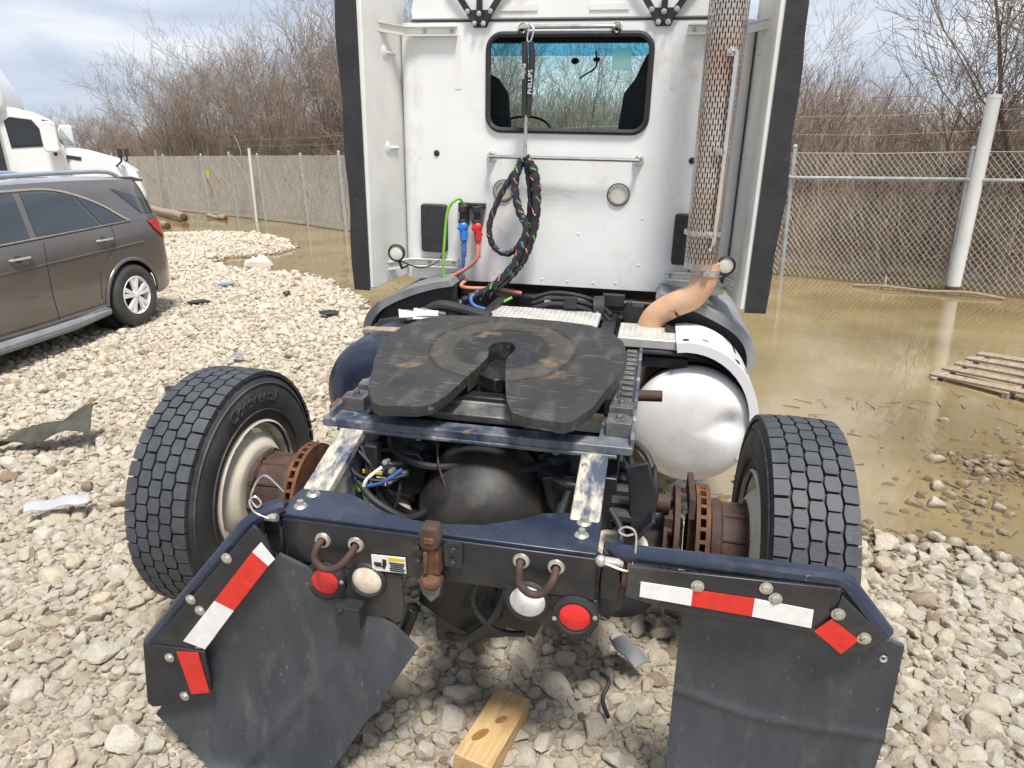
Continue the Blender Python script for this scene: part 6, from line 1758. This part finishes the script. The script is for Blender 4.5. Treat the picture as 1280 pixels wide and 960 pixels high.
for s_ in (-1, 1):
    q = MB(); q.prism([(.32, 1.95), (.30, 2.5), (.42, 2.58), (.80, 2.52), (1.08, 2.06), (1.08, 1.98)], 'Y', s_ * 1.0, s_ * 1.012); wd = sp_(q, "side_window", M['rubber'])
    q = MB(); q.prism([(.36, 2.0), (.34, 2.48), (.44, 2.54), (.78, 2.48), (1.02, 2.06), (1.02, 2.02)], 'Y', s_ * 1.012, s_ * 1.016); sp_(q, "pane", M['privacy'], wd)
    q = MB(); q.prism(rrect(1.12, 2.16, .30, .62, .08, 4), 'Y', s_ * 1.18, s_ * 1.44); mr_ = sp_(q, "mirror", M['white'], bevel=.03)
    q = MB(); q.tube([(1.1, s_ * 1.0, 1.85), (1.14, s_ * 1.25, 1.80), (1.14, s_ * 1.28, 1.92)], .035, 8); sp_(q, "mirror_arm", M['black_pl'], mr_)
    q = MB(); q.tube([(2.2, s_ * .8, 1.5), (2.36, s_ * 1.02, 1.62), (2.36, s_ * 1.02, 1.72)], .022, 8); q.box((2.36, s_ * 1.02, 1.80), (.10, .22, .19)); hm = sp_(q, "hood_mirror", M['black_pl'], bevel=.02)
    q = MB(); q.box((2.305, s_ * 1.02, 1.80), (.008, .19, .16)); sp_(q, "mirror_glass", M['chrome'], hm)
    q = MB(); q.box((1.42, s_ * .84, 1.72), (.28, .04, .08), (0, .2, 0)); sp_(q, "hood_vent", M['black_pl'])
    q = MB(); q.box((.10, s_ * 1.16, 2.0), (.16, .02, 1.8)); sp_(q, "fairing_gap", M['rubber'])
    for xx in (1.9, -3.2):
        q = MB(); q.lathe([(.28, 0), (.36, .01), (.47, .0), (.5, -.03), (.5, -.26), (.3, -.28)], (xx, s_ * 1.05, .5), (0, s_, 0), 36); wt = sp_(q, "tyre", M['tyre'], smooth=50)
        q = MB(); q.lathe([(.285, -.02), (.24, -.08), (.0001, -.06)], (xx, s_ * 1.05, .5), (0, s_, 0), 30); sp_(q, "rim", M['wheel'], wt, smooth=50)
q = MB()
for s_ in (-1, 1): q.box((-1.5, s_ * .42, .78), (6.0, .09, .25))
sp_(q, "frame", M['black'])
q = MB(); q.prism([(.97, 2.52), (.99, 2.53), (1.29, 2.02), (1.27, 2.0)], 'Y', -.9, .9); sp_(q, "windscreen", M['privacy'])

# ------------------------------------------------------------------ small things lying about
# cut block of timber in front of the truck
def block():
    P_ = Vector((-.088, 1.79, .135))
    e_ = empty("timber_block", P_, (radians(-4), radians(5), radians(-24)), "short cut block of sawn pine lying on the gravel at bottom centre", "timber")
    q = MB(); q.box((0, 0, 0), (.128, .33, .088)); q.build("block", M['pine'], e_, bevel=.004)
    for (x, y, l_, w_) in ((-.022, -.06, .034, .016), (.012, .03, .022, .014)):
        q = MB(); q.add([(x + cos(a) * w_ + sin(a) * l_ * .35, y + sin(a) * l_, .0447) for a in np.linspace(0, 2 * pi, 16, endpoint=False)], [tuple(range(16))]); q.build("knot", M['knot'], e_, smooth=0, recalc=False)
    q = MB()
    for r in (.012, .022, .032, .042, .052):
        q.lathe([(r, 0), (r + .0035, 0)], (-.02, -.1656, -.02), (0, -1, 0), 24)
    q.v = [(min(max(p[0], -.057), .057), p[1], min(max(p[2], -.042), .042)) for p in q.v]
    q.build("end_grain", M['knot2'], e_, smooth=0, recalc=False)
M['knot2'] = mat('growth_rings', [(0.3, (.40, .25, .11)), (.7, (.48, .31, .15))], 40, rough=.8)
block()
# pallet in the water
pal = empty("wooden_pallet", (4.30, 5.36, -.055), (radians(2), radians(-3), radians(-57)), "weathered wooden pallet half sunk in the flood water", "pallet")
for k in range(5):
    q = MB(); q.box((.0, -.42 + k * .21, .135 + .004 * (k % 2)), (1.20, .10 if k != 2 else .085, .018), (0, 0, .01 * (k - 2))); q.build("deck_board", M['oldwood'], pal, bevel=.002)
for x in (-.55, 0, .55):
    q = MB(); q.box((x, 0, .078), (.045, 1.0, .095)); q.build("stringer", M['oldwood'], pal, bevel=.003)
for y in (-.42, 0, .42):
    q = MB(); q.box((0, y, .02), (1.20, .09, .018)); q.build("bottom_board", M['oldwood'], pal, bevel=.002)
# dark torn sheet and grey shard at left
def sheet(name, pts, h, mt, label, cat, loc, rz, th=.006):
    n, m_ = len(pts), len(pts[0])
    q = MB()
    V = [Vector((p[0], p[1], p[2])) for r_ in pts for p in r_]
    q.v = [tuple(v) for v in V] + [(v.x, v.y, v.z - th) for v in V]
    N_ = n * m_
    for i in range(n - 1):
        for j in range(m_ - 1):
            a = i * m_ + j
            q.f += [(a, a + 1, a + m_ + 1, a + m_), (a + N_, a + m_ + N_, a + m_ + 1 + N_, a + 1 + N_)]
    for i in range(n - 1):
        for j in (0, m_ - 1):
            a = i * m_ + j; q.f.append((a, a + m_, a + m_ + N_, a + N_))
    for j in range(m_ - 1):
        for i in (0, n - 1):
            a = i * m_ + j; q.f.append((a, a + 1, a + 1 + N_, a + N_))
    o = q.build(name, mt, None, smooth=50, loc=loc); o.rotation_euler = (0, 0, rz)
    return tag(o, label, cat)
M['mudrubber'] = mat('mud_caked_rubber', [(0.3, (.035, .035, .026)), (.7, (.085, .08, .058))], 12, rough=.8, bump=.004, bscale=40, fac2=((.26, .22, .15), 9, .55, .75))
rows = []
for i in range(9):
    t = i / 8
    w_ = .05 + .24 * t ** .8
    rows.append([(-.30 + .62 * t, w_ * (s_ - .5) + .05 * t, .06 + .12 * t * (1 - abs(s_ - .4)) + .03 * sin(i * 1.3 + s_ * 5) + .10 * t * s_) for s_ in np.linspace(0, 1, 7)])
sheet("torn_rubber_sheet", rows, 0, M['mudrubber'], "dark mud-caked torn rubber sheet on the gravel at far left", "debris", (-3.18, 4.32, .10), .25)
rows = [[(x, y, .055 + .035 * cos(y * 20) + .008 * sin(x * 40)) for y in np.linspace(-.06, .05 + .02 * sin(x * 9), 6)] for x in np.linspace(-.15, .15, 8)]
sheet("grey_plastic_shard", rows, 0, mat('pale_grey_plastic', [(0.3, (.33, .34, .36)), (.7, (.45, .46, .48))], 10, rough=.5, fac2=((.5, .43, .33), 8, .55, .7)), "curved pale grey plastic shard on the stones beside the left tyre", "debris", (-2.48, 3.36, .13), .35, .004)
def crumb(name, loc, s, mt, seed, label, rz=0):
    rng = random.Random(seed)
    q = MB(); q.sphere((0, 0, 0), 1, 10, 6)
    q.v = [(v[0] * s[0] * rng.uniform(.7, 1.15), v[1] * s[1] * rng.uniform(.7, 1.15), v[2] * s[2] * rng.uniform(.6, 1.2)) for v in q.v]
    z = max(float(ground_z(np.array([loc[0]]), np.array([loc[1]]))[0]), 0) + loc[2]
    o = q.build(name, mt, None, smooth=20, loc=(loc[0], loc[1], z)); o.rotation_euler = (0, 0, rz)
    return tag(o, label, "debris")
crumb("black_rag", (-2.12, 7.95, .07), (.14, .10, .03), M['rubber'], 1, "black rag on the gravel near the cab's left rubber edge")
crumb("black_rag", (-4.0, 8.75, .05), (.17, .05, .025), M['rubber'], 2, "thin black strip on the gravel right of the SUV's rear wheel", .2)
crumb("blue_scrap", (-4.1, 9.95, .05), (.13, .08, .03), mat('faded_blue_plastic', [(0.3, (.17, .24, .34)), (.7, (.26, .34, .44))], 9, rough=.5), 3, "faded blue plastic scrap on the gravel behind the SUV", .4)
crumb("black_scrap", (-3.0, 9.2, .05), (.06, .05, .03), M['rubber'], 4, "small black scrap at the water's edge behind the gravel")
crumb("dark_scrap", (-2.75, 5.35, .07), (.10, .05, .02), M['rubber'], 5, "small dark scrap on the gravel above the left tyre", -.3)
crumb("blue_grey_scrap", (-2.55, 6.2, .07), (.07, .05, .02), M['grey_pl'], 6, "grey crumpled scrap on the gravel beyond the left tyre", -.6)
bl = crumb("pale_boulder", (-4.15, 11.55, .10), (.26, .14, .16), M['stone'], 7, "pale boulder standing in the shallow pool behind the SUV"); bl["category"] = "boulder"
rows = [[(x, y, .02 + .02 * cos(y * 30) + .006 * sin(x * 70)) for y in np.linspace(-.035, .035, 5)] for x in np.linspace(-.075, .075, 6)]
sheet("broken_plastic_bracket", rows, 0, M['grey_pl'], "broken grey plastic bracket on the stones right of the tail light", "debris", (.42, 2.10, .17), -1.1, .006)
q = MB(); q.tube(catmull([(0, 0, 0), (.02, -.06, .02), (-.01, -.12, .0), (.0, -.19, -.01)], 6), .008, 8)
tag(q.build("rubber_strip", M['rubber'], None, loc=(.30, 2.02, .17)), "thin black rubber strip curled among the stones under the truck", "debris")
# logs on the far shore
for (p0, p1, r, lab) in [((-9.3, 20.4, .12), (-12.6, 24.6, .16), .13, "long weathered log lying on the far shore below the fence"), ((-8.95, 18.6, .08), (-10.6, 20.2, .12), .10, "shorter log half in the water nearest the SUV's tail"), ((-8.2, 20.6, .05), (-9.0, 21.3, .07), .08, "small stub of wood floating under the fence")]:
    d = Vector(p1) - Vector(p0)
    e_ = empty("log", p0, None, lab, "log")
    q = MB(); q.tube([d * t + Vector((0, 0, .02 * sin(t * 9))) for t in np.linspace(0, 1, 8)], [r * (1 - .25 * t) for t in np.linspace(0, 1, 8)], 10); q.build("trunk", M['oldwood'], e_, smooth=60)
    q = MB(); q.lathe([(.0001, .03), (r * .7, .015), (r * 1.02, -.02)], (0, 0, 0), -d, 12); q.build("broken_end", M['rust_orange'], e_)
q = MB(); q.tube(catmull([(0, 0, .02), (.3, -.25, .05), (.7, -.5, .03), (1.1, -.75, .05), (1.4, -1.0, .02)], 5), .02, 7); q.tube([(.3, -.25, .05), (.35, -.15, .16)], .012, 6)
tag(q.build("drift_branch", M['oldwood'], None, loc=(4.75, 9.45, .0)), "thin driftwood branch floating along the foot of the right fence", "branch")
q = MB(); q.tube(catmull([(0, 0, .03), (-.12, .35, .9), (-.4, .6, 1.5), (-.75, .8, 1.85)], 6), .018, 6); q.tube(catmull([(-.35, .55, 1.4), (-.3, .6, 1.9), (-.45, .7, 2.3)], 5), .012, 6)
tag(q.build("fallen_branch", M['oldwood'], None, loc=(-7.15, 19.9, .0)), "pale bare branch leaning against the left fence", "branch")
